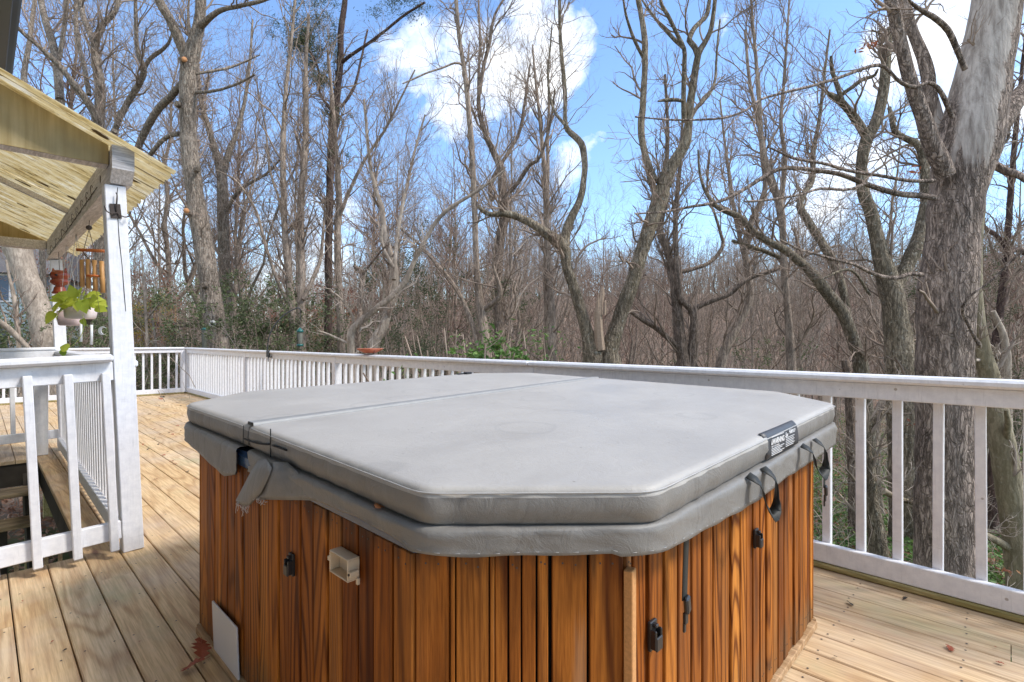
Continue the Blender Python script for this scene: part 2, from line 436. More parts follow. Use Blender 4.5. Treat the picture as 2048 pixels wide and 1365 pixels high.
def m_bigbark():
    """plated bark that has come away from the left of the upper stem, leaving grey bare wood"""
    m = m_bark('peeling_plated_bark', (.075, .055, .043), (.50, .39, .32), 8, 2.0, .22, (.44, .42, .38), .9)
    q = NT.__new__(NT); q.m = m; q.t = m.node_tree; q.b = q.t.nodes['Principled BSDF']; q.out = q.t.nodes['Material Output']
    old = q.b.inputs['Base Color'].links[0].from_socket; co = q.co()
    sep = q.n('ShaderNodeSeparateXYZ'); q.set(sep.inputs[0], co)
    # distance to the left of the stem's axis, which leans to the right as it rises
    side = q.ma('ADD', q.ma('MULTIPLY', sep.outputs[0], CT), q.ma('MULTIPLY', sep.outputs[1], -ST))
    ax = q.ma('ADD', 4.82, q.ma('MULTIPLY', sep.outputs[2], .206))
    lf = q.ma('SUBTRACT', ax, side)
    nz = q.ma('MULTIPLY', q.ma('SUBTRACT', q.noise(q.mp(co, (1, 1, .45)), 5, 4, .6), .5), .34)
    hgt = q.ma('SUBTRACT', sep.outputs[2], q.ma('ADD', 3.2, q.ma('MULTIPLY', q.ma('SUBTRACT', q.noise(q.mp(co, (5, 5, .4)), 2, 4, .6), .5), 1.6)))
    k = q.ma('MULTIPLY', q.ma('MULTIPLY', q.ramp(q.ma('ADD', lf, nz), [(.0, 0), (.03, 1)]), q.ramp(lf, [(.33, 1), (.36, 0)])), q.ramp(hgt, [(.0, 0), (.12, 1)]))
    st = q.noise(q.mp(co, (5, 5, .7)), 3.5, 5, .65, .4)
    bare = q.mix(q.ramp(st, [(.33, 0), (.62, 1)]), (.24, .20, .17), (.52, .455, .40))
    q.set(q.b.inputs['Base Color'], q.mix(k, old, bare))
    bp = q.b.inputs['Normal'].links[0].from_node; q.set(bp.inputs['Strength'], q.ma('SUBTRACT', .9, q.ma('MULTIPLY', k, .7)))
    return m
# ================= materials =================
M_DECK = m_deck(); M_CEDAR = m_cedar(); M_WHITE = m_white(); M_VINYL = m_vinyl(); M_VSIDE = m_vinyl('shaded_grey_vinyl', .52, 1.8)  # cover sides and skirt get a darker vinyl: shade put into the colour
M_BROWNB = m_oldwood('tan_plank', (.42, .25, .12), (.58, .38, .21))
M_SLEEPER = m_oldwood('green_stained_wood', (.30, .25, .09), (.45, .37, .17))
M_STAIR = m_oldwood('dark_stair_wood', (.20, .15, .09), (.38, .29, .18), 0)
M_DARKW = flatm('dark_timber', (.055, .045, .035), .85, .4, 12)
M_BEAM = m_oldwood('greyed_beam_paint', (.64, .59, .56), (.74, .70, .68))
M_ENDG = m_oldwood('beam_end_grain', (.36, .35, .36), (.52, .51, .52), 0, 14)
M_RAWCUT = flatm('bare_cut_wood', (.42, .33, .25), .8, .2, 60)
M_BLACK = flatm('black_plastic', (.018, .018, .02), .38, .3, 40, .5)
M_WEB = flatm('black_webbing', (.022, .024, .022), .6, .4, 200)
M_IRON = flatm('rusty_iron', (.06, .045, .038), .7, .5, 60)
M_SHELL = flatm('blue_acrylic', (.035, .07, .14), .18, .35, 6, .6, 0, 0)
M_LABEL = flatm('label_vinyl', (.055, .055, .06), .45, .15, 30)
M_INK = flatm('label_print', (.78, .78, .78), .6, .05, 50)
M_PIPING = flatm('worn_piping', (.42, .41, .40), .6, .2, 60)
M_CREAM = flatm('cream_plastic', (.66, .52, .36), .4, .1, 12)
M_PANELW = flatm('white_sheet', (.60, .57, .55), .5, .06, 8)
M_THREAD = flatm('frayed_thread', (.62, .55, .50), .8, .2, 90)
M_LININGD = flatm('dark_lining', (.03, .03, .032), .8, .2, 40)
M_NAIL = flatm('nail_head', (.07, .06, .055), .6, .3, 90)
M_GUTTER = flatm('dark_green_gutter', (.022, .028, .026), .32, .2, 5, .5)
M_SIDING = flatm('house_siding', (.55, .56, .55), .6, .05, 5)
M_RUST = flatm('russet_leaf', (.32, .075, .03), .7, .4, 30)
M_ORLEAF = flatm('orange_leaf', (.55, .20, .07), .7, .3, 30)
M_TERRA = flatm('terracotta', (.42, .12, .06), .55, .15, 20)
M_CERAM = flatm('glazed_ceramic', (.30, .06, .025), .25, .35, 14, .6)
M_BAMBOO = flatm('bamboo', (.50, .26, .09), .45, .25, 20)
M_ORBAR = flatm('orange_wood', (.52, .14, .03), .5, .2, 20)
M_STRING = flatm('pale_string', (.62, .60, .55), .8, .1, 40)
M_DSTRING = flatm('dark_string', (.12, .09, .07), .8, .1, 40)
M_POT = flatm('planter_white', (.70, .62, .60), .5, .05, 9)
M_POTP = flatm('planter_pink', (.60, .47, .46), .5, .06, 9)
M_MOON = flatm('pale_shell', (.62, .63, .64), .4, .1, 30)
M_FGREEN = flatm('feeder_green', (.015, .11, .10), .35, .15, 20)
M_SEED = flatm('feeder_mesh', (.16, .16, .13), .6, .6, 260)

def m_fiberglass():
    q = NT('weathered_roof_sheet'); co = q.co()
    st = q.noise(q.mp(co, (.8, 5, .8)), 5, 6, .75)
    st2 = q.noise(q.mp(co, (1.6, 14, 1.6)), 9, 4, .7)
    c = q.ramp(st, [(.34, (.56, .45, .24)), (.44, (.80, .70, .46)), (.54, (.90, .83, .64)), (.62, (.95, .92, .82))])
    c = q.mix(q.ramp(st2, [(.34, .8), (.42, 0)]), c, (.30, .20, .09))
    sy = q.n('ShaderNodeSeparateXYZ'); q.set(sy.inputs[0], co)
    ln = q.ma('FRACT', q.ma('DIVIDE', q.ma('ADD', sy.outputs[1], q.ma('MULTIPLY', q.noise(co, 3, 2), .012)), .207))
    c = q.mix(q.ramp(ln, [(.0, .85), (.035, .6), (.05, 0)]), c, (.20, .13, .05))
    bl = q.vor(q.mp(co, (1.0, 3.2, 1)), 3.4)
    bn = q.noise(co, 26, 4, .7)
    c = q.mix(q.ramp(q.ma('ADD', bl, q.ma('MULTIPLY', bn, .22)), [(.25, .92), (.285, 0)]), c, (.17, .115, .06))
    q.bump(st2, .4, .004)
    q.fin(c, .6, .3); q.translucent(c, .7); return q.m
M_ROOF = m_fiberglass()
def m_gable():
    q = NT('tan_gable_panel'); co = q.co()
    s = q.noise(q.mp(co, (14, 1, .8)), 2, 5, .6); b = q.noise(co, 3, 4)
    c = q.mix(q.ramp(s, [(.35, 0), (.7, 1)]), (.44, .33, .15), (.62, .50, .27)); c = q.mix(q.ramp(b, [(.5, 0), (.7, .5)]), c, (.30, .26, .15))
    q.fin(c, .55, .3); q.translucent(c, .35); return q.m
M_GABLE = m_gable()

# ================= deck =================
PITCH, BW, TH_ = .1515, .1465, .032
RB0, RB1 = np.array([3.03, -3.0]), np.array([3.235, 13.32])     # inner line of the long railing
def rbx(Y): return RB0[0] + (RB1[0] - RB0[0]) * (Y - RB0[1]) / (RB1[1] - RB0[1])
OPX0, OPX1, OPY0, OPY1 = -1.35, .408, 3.70, 7.09
dk = MB()
def board(m, x0, x1, y0, y1, zt=0.0, mi=0, twist=0.0):
    ch = .004
    pr = [(x0, zt - TH_), (x1, zt - TH_), (x1, zt - ch), (x1 - ch, zt), (x0 + ch, zt), (x0, zt - ch)]
    V = [(x, y0, z) for x, z in pr] + [(x, y1, z) for x, z in pr]
    fs = [(i, i + 6, (i + 1) % 6 + 6, (i + 1) % 6) for i in range(6)] + [(0, 1, 2, 3, 4, 5), (11, 10, 9, 8, 7, 6)]
    m.add(V, fs, mi)
g = np.random.default_rng(11)
xb = OPX1; xs = []
x = xb
while x < 3.2: xs.append(x); x += PITCH
x = xb - PITCH
while x > -1.6: xs.append(x); x -= PITCH
for x in xs:
    y = -2.6; first = True
    joints = []
    yy = y + g.uniform(.5, 4.2)
    while yy < 13.3: joints.append(yy); yy += float(g.choice([3.2, 3.66, 4.27, 4.88]))
    ends = [y] + joints + [13.30]
    segs = list(zip(ends[:-1], ends[1:]))
    zt = g.uniform(-.0012, .0012)
    for a, b in segs:
        a2, b2 = a + .0015, b - .0015
        if x < OPX1 - .01:
            parts = []
            if a2 < OPY0: parts.append((a2, min(b2, OPY0)))
            if b2 > OPY1: parts.append((max(a2, OPY1), b2))
        else: parts = [(a2, b2)]
        for p, q in parts:
            if q - p > .05:
                board(dk, x, x + BW, p, q, zt + g.uniform(-.0008, .0008))
    # nails over the joists
    for j in np.arange(-1.9, 9, .405):
        if x < OPX1 - .01 and OPY0 < j < OPY1: continue
        for dx in (.028, BW - .028):
            c = (x + dx + g.normal() * .004, j + g.normal() * .006)
            ring = [(c[0] + .0042 * math.cos(t), c[1] + .0042 * math.sin(t), zt + .0016) for t in np.arange(6) * math.pi / 3]
            dk.add(ring, [tuple(range(6))], 1)
deck = tag(dk.build('deck', [M_DECK, M_NAIL]), kind='structure')
deck['label'] = 'pale weathered board deck'

# joists, rim boards and posts under the deck
u = MB()
for j in np.arange(-2.4, 13.3, .405):
    if OPY0 - .05 < j < OPY1 + .05: u.box(OPX1 + .02, rbx(j) - .02, j, j + .038, -.22, -.0335)
    else: u.box(-1.55, rbx(j) - .02, j, j + .038, -.22, -.0335)
u.box(OPX0, OPX1 + .06, OPY1 + .02, OPY1 + .06, -.26, -.0345); u.box(OPX0, OPX1 + .06, OPY0 - .10, OPY0 - .06, -.26, -.0345)
u.box(OPX1 + .02, OPX1 + .058, OPY0 - .05, OPY1 + .01, -.27, -.0355)
u.build('deck_framing', M_DARKW).update_tag()
tag(bpy.data.objects['deck_framing'], kind='structure')
for x, y in ((2.9, -2.2), (2.9, 1.2), (2.95, 4.6), (3.0, 8.6), (3.05, 12.9), (.5, 9.5), (.9, 12.9), (-1.2, 12.9)):
    o = MB().box(x - .07, x + .07, y - .07, y + .07, -6.5, -.222, ch=.006).build('deck_post', M_SLEEPER)
    tag(o, 'square timber post holding up the deck', 'post', 'posts under the deck')

# ================= railings =================
def balu_mesh(name, h, w=.039, lean=0):
    m = MB(); m.obox(0, 0, h / 2, (1, 0, 0), (0, 1, 0), (0, 0, 1), w / 2, w / 2, h / 2, 0, .003)
    V = np.vstack(m.v); me = bpy.data.meshes.new(name); me.from_pydata(V.tolist(), [], m.f); me.materials.append(M_WHITE); me.update(); return me
def railing(name, label, p0, p1, inward, H=1.025, posts=(), z_bot=(.032, .128), fas=(.905, .985), sp=.152, sleeper=True, zbal=(.04, .97), off=.0, capw=(.03, .115), skip=None, group=None):
    """p0->p1 inner face line; inward = unit normal toward the deck"""
    p0 = np.array(p0, float); p1 = np.array(p1, float); L = np.linalg.norm(p1 - p0); d = (p1 - p0) / L; n = np.array(inward, float)
    root = empty(name, (*p0, 0), label, 'railing', group)
    def ob(m, a, b, o0, o1, z0, z1, ch=.004, mi=0):
        c = p0 + d * (a + b) / 2 - n * (o0 + o1) / 2
        m.obox(c[0], c[1], (z0 + z1) / 2, (*d, 0), (*n, 0), (0, 0, 1), (b - a) / 2, abs(o1 - o0) / 2, (z1 - z0) / 2, mi, ch)
    # long boards are laid in lengths that meet over the posts
    cuts = [0] + [p for p in posts if .2 < p < L - .2] + [L]
    cap = MB(); fa = MB(); bo = MB(); sl = MB()
    for a, b in zip(cuts[:-1], cuts[1:]):
        ob(cap, a + .001, b - .001, -capw[0], capw[1], fas[1] + .002, H, .011)
        ob(fa, a + .001, b - .001, 0, .038, fas[0], fas[1])
        ob(bo, a + .001, b - .001, 0, .04, z_bot[0], z_bot[1])
    cap.build('rail_cap', M_WHITE, root); fa.build('top_rail', M_WHITE, root); bo.build('bottom_rail', M_WHITE, root)
    if sleeper:
        a = 0
        while a < L:
            b = min(L, a + 2.44); ob(sl, a + .002, b - .002, -.012, .07, .002, .030, .006); a = b
        sl.build('sleeper_board', M_SLEEPER, root)
    for p in posts:
        m = MB(); ob(m, p - .044, p + .044, -.006, .09, .001 if not sleeper else .0305, fas[1] + .0005, .004); m.build('post', M_WHITE, root)
    me = balu_mesh('baluster', zbal[1] - zbal[0])
    t = .09 + off
    while t < L - .03:
        if not any(abs(t - p) < .06 for p in posts) and not (skip and skip(t)):
            c = p0 + d * t - n * .0605
            b = bpy.data.objects.new('baluster', me); COL.objects.link(b); b.parent = root
            b.location = (c[0] - p0[0], c[1] - p0[1], zbal[0])
            b.rotation_euler = (random.gauss(0, .004), random.gauss(0, .004), math.atan2(d[1], d[0]) + random.choice((0, math.pi)) + random.gauss(0, .02))
        t += sp
    return root
dB = (RB1 - RB0) / np.linalg.norm(RB1 - RB0)
LB = np.linalg.norm(RB1 - RB0)
def tB(Y): return (Y - RB0[1]) / dB[1]
railing('deck_railing', 'long white railing running behind the hot tub along the wooded side of the deck', RB0 + dB * (tB(-.62) - .0), RB1, (-dB[1], dB[0]),
        posts=[.0 + .045, tB(2.80) - tB(-.62), tB(6.2) - tB(-.62), tB(9.5) - tB(-.62), LB - tB(-.62) - .045], off=.012)
# where the long railing turns at the far corner
railing('deck_railing', 'white railing across the far end of the deck, beyond the two porch posts', (3.235 - .04, 13.32 - .05), (-1.5, 13.32 - .05), (0, -1), posts=[.02, 2.35, 4.6], off=.05, fas=(.915, .99), H=1.035)

# ================= porch: posts, beams, roof =================
LEAN = .0416
def lean_x(x, h): return x - LEAN * h
porch = empty('porch_frame', (.61, 5.4, 0), 'white painted post and beam porch frame under a yellow translucent roof', 'porch')
def post(xc, yc, w, h, name='post'):
    m = MB(); a = math.atan(LEAN)
    m.obox(xc - LEAN * h / 2, yc, h / 2 + .001, (1, 0, LEAN), (0, 1, 0), (-LEAN, 0, 1), w / 2, w / 2, h / 2, 0, .004)
    # long drying crack
    return m.build(name, M_WHITE, porch)
p1o = post(.6135, 3.628, .097, 2.06)
p2o = post(.6635, 7.42, .10, 2.06)
ck = MB()
pts = [(2.05, .010), (1.95, .0), (1.86, .004), (1.75, .006), (1.62, .012), (1.45, .016), (1.36, .018)]
ck.strip([(lean_x(.6135 + o - .0012 - .0015 * (i % 2), h), 3.5785, h) for i, (h, o) in enumerate(pts)], [(lean_x(.6135 + o + .0018, h), 3.5785, h) for h, o in pts], 0, False)
ck.build('crack', M_LININGD, p1o)
bm = MB()
bx = .553
def prism_y(m, prof, y0, y1, mi=0):
    n = len(prof); V = [(x, y0, z) for x, z in prof] + [(x, y1, z) for x, z in prof]
    m.add(V, [(i, (i + 1) % n, (i + 1) % n + n, i + n) for i in range(n)], mi)
    m.add([(x, y0, z) for x, z in prof], [tuple(range(n - 1, -1, -1))], 1); m.add([(x, y1, z) for x, z in prof], [tuple(range(n))], 1)
# beam: bottom edge chamfered at the near end
prism_y(bm, [(bx - .046, 2.068), (bx + .046, 2.068), (bx + .046, 2.258), (bx - .046, 2.258)], 3.575, 7.56)
e0, e1 = 3.505, 3.5745
V = []
for y, zb in ((e0, 2.135), (e1, 2.069)):
    V += [(bx - .05, y, zb), (bx + .05, y, zb), (bx + .05, y, 2.262), (bx - .05, y, 2.262)]
bm.add(V, [(0, 1, 2, 3)], 1); bm.add(V, [(4, 5, 1, 0), (1, 5, 6, 2), (4, 0, 3, 7), (3, 2, 6, 7), (7, 6, 5, 4)], 0)
bm.build('beam', [M_BEAM, M_ENDG], porch)
for nm, y in (('tie_beam', 3.665), ('tie_beam', 7.47)):
    MB().box(-1.68, bx - .05, y - .045, y + .045, 2.172, 2.262, ch=.003).build(nm, M_BEAM, porch)
def roof_h(X): return 2.163 + (.7835 - X) * .4485
RX = .785
rf = MB(); nY = 340; xsR = [RX, .5, .0, -.6, -1.2, -1.68]
ys = np.linspace(3.44, 7.72, nY)
V = []
for s_ in (0, 1):
    for i, y in enumerate(ys):
        wv = .0065 * math.sin(y * 2 * math.pi / .066) - (.012 if abs((y - 3.44) % .42 - .2) < .008 else 0)
        for j, X in enumerate(xsR):
            Xe = X + (.004 * math.sin(i * 1.7) + .003 * math.sin(i * .6) if j == 0 else 0)
            V.append((Xe, y, roof_h(Xe) + wv + (.003 if s_ else 0)))
nx = len(xsR); K = nY * nx; fs = []
for i in range(nY - 1):
    for j in range(nx - 1):
        a = i * nx + j; fs.append((a, a + 1, a + nx + 1, a + nx)); fs.append((K + a, K + a + nx, K + a + nx + 1, K + a + 1))
    fs.append((i * nx, (i + 1) * nx, K + (i + 1) * nx, K + i * nx))
for j in range(nx - 1):
    fs.append((j, K + j, K + j + 1, j + 1)); a = (nY - 1) * nx + j; fs.append((a, a + 1, K + a + 1, K + a))
rf.add(V, fs, 0, True)
roof = rf.build('roof_panel', M_ROOF, porch)
# battens the sheets are nailed to
bt = MB()
for y in (3.66, 4.6, 5.55, 6.5, 7.45):
    bt.hexa([(bx + .05, y, roof_h(bx + .05) - .05), (bx + .05, y + .04, roof_h(bx + .05) - .05), (-1.68, y + .04, roof_h(-1.68) - .05), (-1.68, y, roof_h(-1.68) - .05),
             (bx + .05, y, roof_h(bx + .05) - .012), (bx + .05, y + .04, roof_h(bx + .05) - .012), (-1.68, y + .04, roof_h(-1.68) - .012), (-1.68, y, roof_h(-1.68) - .012)][:4][::-1] +
            [(bx + .05, y, roof_h(bx + .05) - .012), (bx + .05, y + .04, roof_h(bx + .05) - .012), (-1.68, y + .04, roof_h(-1.68) - .012), (-1.68, y, roof_h(-1.68) - .012)][::-1]) if y in (5.55,) else None
if bt.n: bt.build('rafter', M_BEAM, porch)
for y in (3.60, 7.535):
    gm = MB(); xs_ = np.linspace(bx - .052, -1.68, 14)
    bot = [(x, y, 2.176 - .006 * abs(math.sin(k * 1.3))) for k, x in enumerate(xs_)]; top = [(x, y, roof_h(x) - .010) for x in xs_]
    gm.strip(bot, top, 0, False, .008); gm.build('gable_panel', M_GABLE, porch)
for px, py in ((54, 292), (84, 293), (196, 315)):
    pass
# knot in the beam side
MB().lathe((0, 0, 0), [(.001, 0), (.02, 0)], 12).build('knot', M_BROWNB, None).hide_render = False
kn = bpy.data.objects['knot']; kn.parent = porch; kn.matrix_parent_inverse = Matrix.Translation((-.61, -5.4, 0)); kn.location = (bx - .0475, 3.92, 2.16); kn.rotation_euler = (0, -math.pi / 2, 0); kn.scale = (1.3, .55, 1)

# black iron triple hook on the near post
hk = empty('coat_hook', (lean_x(.61, 1.92), 3.578, 1.92), 'rusty iron plate with three curved hooks screwed high on the near porch post', 'hook')
y = 3.574; hx = lean_x(.613, 1.92)
MB().obox(hx - .004, y, 1.915, (1, 0, .1), (0, 1, 0), (-.1, 0, 1), .024, .003, .040, 0, .001).build('plate', M_IRON, hk)
for P_ in ([(hx, y - .005, 1.905), (hx - .012, y - .012, 1.90), (hx - .03, y - .022, 1.895), (hx - .05, y - .03, 1.905), (hx - .058, y - .032, 1.93)],
           [(hx, y - .005, 1.905), (hx + .015, y - .012, 1.893), (hx + .035, y - .022, 1.885), (hx + .05, y - .03, 1.892), (hx + .06, y - .032, 1.92)],
           [(hx - .002, y - .005, 1.91), (hx - .001, y - .015, 1.95), (hx + .000, y - .016, 2.0), (hx - .004, y - .012, 2.015)]):
    MB().tube(catmull(P_, 10), .0032, 6).build('hook', M_IRON, hk)

# main house beyond the left edge of the picture: wall, soffit and gutter
house = empty('house', (-1.7, 3, 0), 'house wall with dark gutter overhead at the upper left', 'house')
hw = MB()
for i in range(28): hw.hexa([(-2.0, -4, i * .13), (-1.70, -4, i * .13), (-1.70, 11, i * .13), (-2.0, 11, i * .13), (-2.0, -4, i * .13 + .13), (-1.715, -4, i * .13 + .13), (-1.715, 11, i * .13 + .13), (-2.0, 11, i * .13 + .13)])
hw.build('wall', M_SIDING, house)
MB().box(-1.98, .085, -4, 11, 3.645, 3.68).build('soffit', M_GUTTER, house)
gt = MB(); prof = [(.088, 3.60), (.165, 3.60), (.172, 3.64), (.205, 3.675), (.222, 3.70), (.222, 3.73), (.214, 3.73), (.214, 3.70), (.088, 3.70)]
prism_y(gt, [(x, z) for x, z in prof], -4, 11); gt.build('gutter', [M_GUTTER, M_GUTTER], house)
gt = MB(); prism_y(gt, [(-.9, 3.6), (-.86, 3.6), (-.86, 3.64), (-.9, 3.64)], -4, 11)
MB().hexa([(-2.0, -4, 3.70), (.20, -4, 3.735), (.20, 11, 3.735), (-2.0, 11, 3.70), (-2.0, -4, 4.6), (.18, -4, 3.75), (.18, 11, 3.75), (-2.0, 11, 4.6)]).build('roof', M_GUTTER, house)

# ================= stair rails =================
def face_rail(name, label, a, b, z0, outs, bal, nrm, lean=0.0, newel=None, wide_cap=.06, Ht=1.078, fas=(.952, 1.034), bots=(.052, .15), plus=None):
    a = np.array(a, float); b = np.array(b, float); L = np.linalg.norm(b - a); d = (b - a) / L; n = np.array(nrm, float)
    root = empty(name, (*a, 0), label, 'railing')
    up = np.array([-lean, 0, 1.0]); ax = np.array([*d, 0.0]); ax = ax - up * ax.dot(up) / up.dot(up)
    def ob(m, t0, t1, o0, o1, h0, h1, ch=.004, axx=None):
        hc = (h0 + h1) / 2; c = a + d * (t0 + t1) / 2 + n * (o0 + o1) / 2
        m.obox(c[0] - lean * hc, c[1], hc, ax, (*n, 0), up, (t1 - t0) / 2, (o1 - o0) / 2, (h1 - h0) / 2, 0, ch)
    m = MB(); ob(m, 0, L, -.045, wide_cap, fas[1] + .001, Ht, .014); m.build('rail_cap', M_WHITE, root)
    m = MB(); ob(m, 0, L, -.038, 0, fas[0] - .02, fas[1]); m.build('top_rail', M_WHITE, root)
    m = MB(); ob(m, 0, L, -.038, 0, *bots); m.build('bottom_rail', M_WHITE, root)
    for t in bal:
        m = MB(); j = random.gauss(0, .003)
        h0, h1 = outs; 
        ob(m, t - .019, t + .019, .0015, .039, h0, h1)
        o = m.build('baluster', M_WHITE, root)
        m = MB(); ob(m, t - .0175, t + .0175, .004, .0365, h0 - .002, h0 - .0005, 0); m.build('cut_end', M_RAWCUT, o)
    return root
face_rail('stair_railing', 'nearest white stair railing with balusters nailed outside, beside the near porch post', (.555, 3.545), (-1.6, 3.60), 0, (.045, 1.02),
          [.035 + i * .155 for i in range(13)], (0, -1), .0416)
face_rail('stair_railing', 'white stair railing with tightly set balusters running between the two porch posts', (.585, 3.69), (.625, 7.36), 0, (.10, 1.02),
          [.10 + i * .125 for i in range(29)], (1, 0), .02, wide_cap=.09, Ht=1.085)
face_rail('stair_railing', 'white stair railing behind the stairwell ending beside the far porch post', (.60, 7.30), (-1.6, 7.30), 0, (.15, 1.0),
          [.35 + i * .155 for i in range(11)], (0, 1), .02, bots=(.135, .225), fas=(.99, 1.06), Ht=1.10)
nw = MB().box(.39, .505, 7.215, 7.30, .001, .985, ch=.004).build('newel_post', M_WHITE)
tag(nw, 'short greyed newel post standing under the rail behind the stairwell', 'post')

# ================= stairs going down =================
st = empty('deck_stairs', (-.5, 6.4, -.2), 'worn brown wooden stairs going down through the opening in the deck', 'stairs')
yy, hh = 6.80, -.20
k = 0
for k in range(8):
    for q_ in range(2):
        MB().box(-1.25, .33, yy - .29 + q_ * .147, yy - .29 + q_ * .147 + .14, hh - .038, hh, ch=.005).build('tread', M_STAIR, st)
    yy -= .33; hh -= .205
for x in (-1.2, .30):
    m = MB(); m.hexa([(x, 7.0, -.42), (x + .04, 7.0, -.42), (x + .04, 4.3, -2.1), (x, 4.3, -2.1), (x, 7.0, -.12), (x + .04, 7.0, -.12), (x + .04, 4.3, -1.8), (x, 4.3, -1.8)]); m.build('stringer', M_DARKW, st)
for x, y in ((.12, 6.3), (-.28, 6.3), (.12, 5.7), (-.28, 5.7)):
    MB().box(x, x + .055, y, y + .07, -2.3, -.45 - (6.3 - y) * .6).build('support', M_DARKW, st)
lf = empty('slat_fence', (-.5, 8.4, -2.3), 'low brown slat fence standing in leaves below the deck, seen through the stairs', 'fence')
for i in range(22):
    MB().box(-1.4 + i * .13, -1.36 + i * .13, 8.42, 8.45, -2.35, -1.28, ch=.003).build('slat', M_BROWNB, lf)
MB().box(-1.5, 1.6, 8.46, 8.5, -1.45, -1.36).build('fence_rail', M_BROWNB, lf); MB().box(-1.5, 1.6, 8.46, 8.5, -2.2, -2.11).build('fence_rail', M_BROWNB, lf)
# ================= hot tub =================
OCT = [(.640, .905), (.955, .590), (2.42, .590), (2.75, .915), (2.75, 2.40), (2.43, 2.72), (.96, 2.72), (.630, 2.385)]
ZC = .750
tub = empty('hot_tub', (1.69, 1.65, 0), 'eight sided hot tub clad in orange brown upright cedar slats standing on the deck', 'hot tub')
cen = np.array([1.69, 1.65])
def face(i): return np.array(OCT[i]), np.array(OCT[(i + 1) % 8])
core = MB(); inn = [cen + (np.array(p) - cen) * .968 for p in OCT]
core.add([(*p, .004) for p in inn] + [(*p, ZC - .006) for p in inn], [(i, (i + 1) % 8, (i + 1) % 8 + 8, i + 8) for i in range(8)] + [tuple(range(7, -1, -1)), tuple(range(8, 16))])
core.build('cabinet_core', M_LININGD, tub)  # coloured black to put shade into the gaps between slats
g = np.random.default_rng(5)
def tilt(p): return .0205 * ((ST * p[0] + CT * p[1]) - 1.05)
def slats(i, widths, wide=None):
    a, b = face(i); L = np.linalg.norm(b - a); d = (b - a) / L; n = np.array([d[1], -d[0]])
    if n.dot((a + b) / 2 - cen) < 0: n = -n
    w = np.array(widths, float); w = w / w.sum() * L
    m = MB(); t = 0
    for k, wk in enumerate(w):
        gap = (g.uniform(.009, .014) if i == 1 else g.uniform(.005, .009)) if wk > .03 else .001
        hw = (wk - gap) / 2; th = .013
        c = a + d * (t + wk / 2) - n * (.011 + g.uniform(-.0035, .0035))
        z0, z1 = .034 + g.uniform(0, .004), ZC - g.uniform(0, .004) + tilt(c)
        m.obox(c[0], c[1], (z0 + z1) / 2, (d[0] + n[0] * g.normal() * .01, d[1] + n[1] * g.normal() * .01, g.normal() * .0012), (*n, 0), (0, 0, 1), hw, th, (z1 - z0) / 2, 0, .0022)
        if i in (7, 0, 1) and wk > .03:
            for zz_, sx_ in ((z1 - .022, -.4), (z1 - .026, .35), (z0 + .05, -.3), (z0 + .046, .4)):
                pc = c + d * hw * sx_ + n * (th + .0004); k_ = len(m.mi)
                m.obox(pc[0], pc[1], zz_ + g.normal() * .003, (*d, 0), (*n, 0), (0, 0, 1), .0017, .0006, .0017, 1)
        t += wk
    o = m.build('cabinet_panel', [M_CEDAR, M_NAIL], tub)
    # skid board at the foot
    m = MB(); c = (a + b) / 2 + n * .004
    m.obox(c[0], c[1], .018, (*d, 0), (*n, 0), (0, 0, 1), L / 2 - .004, .013, .0135, 0, .002); m.build('base_board', M_BROWNB, tub)
    # nail heads near the top
    return o
# face 7 -> OCT[7]..OCT[0] is the long left face; 0 the cut corner; 1 the right face
slats(7, [.108, .052, .058, .062, .078, .083, .080, .078, .082, .082, .085, .080, .083, .088, .085, .080, .083, .079, .084, .083])
slats(0, [.262, .034, .25, .036, .095, .105, .10, .105, .28, .262])
slats(1, [.036, .075, .088, .086, .088, .078, .080, .078, .074, .082, .066, .070, .076, .070, .074, .068, .078, .070, .073, .069, .074, .07, .06, .05])
slats(2, [.08] * 6); slats(3, [.08] * 18); slats(4, [.08] * 6); slats(5, [.08] * 18); slats(6, [.08] * 6)
# rough pale corner strip
m = MB(); m.obox(.958, .578, .37, (1, .25, 0), (.25, -1, 0), (0, 0, 1), .0135, .010, .345, 0, .002); m.build('corner_strip', flatm('rough_sawn_cedar', (.55, .27, .10), .85, .35, 160), tub)
# moulded acrylic shell rim under the cover
rim = MB()
def ringv(s, z, off=0.0): return [(*(cen + (np.array(p) - cen) * s), z + tilt(p)) for p in OCT]
prof = [(.985, ZC - .003), (1.004, ZC + .0005), (1.005, ZC + .012), (1.005, ZC + .035), (.995, ZC + .05), (.90, ZC + .052), (.88, ZC - .1)]
V = []; 
for s_, z in prof: V += ringv(s_, z)
rim.add(V, [(r * 8 + i, r * 8 + (i + 1) % 8, (r + 1) * 8 + (i + 1) % 8, (r + 1) * 8 + i) for r in range(len(prof) - 1) for i in range(8)] + [tuple((len(prof) - 1) * 8 + i for i in range(8))])
rim.build('shell_rim', M_SHELL, tub)

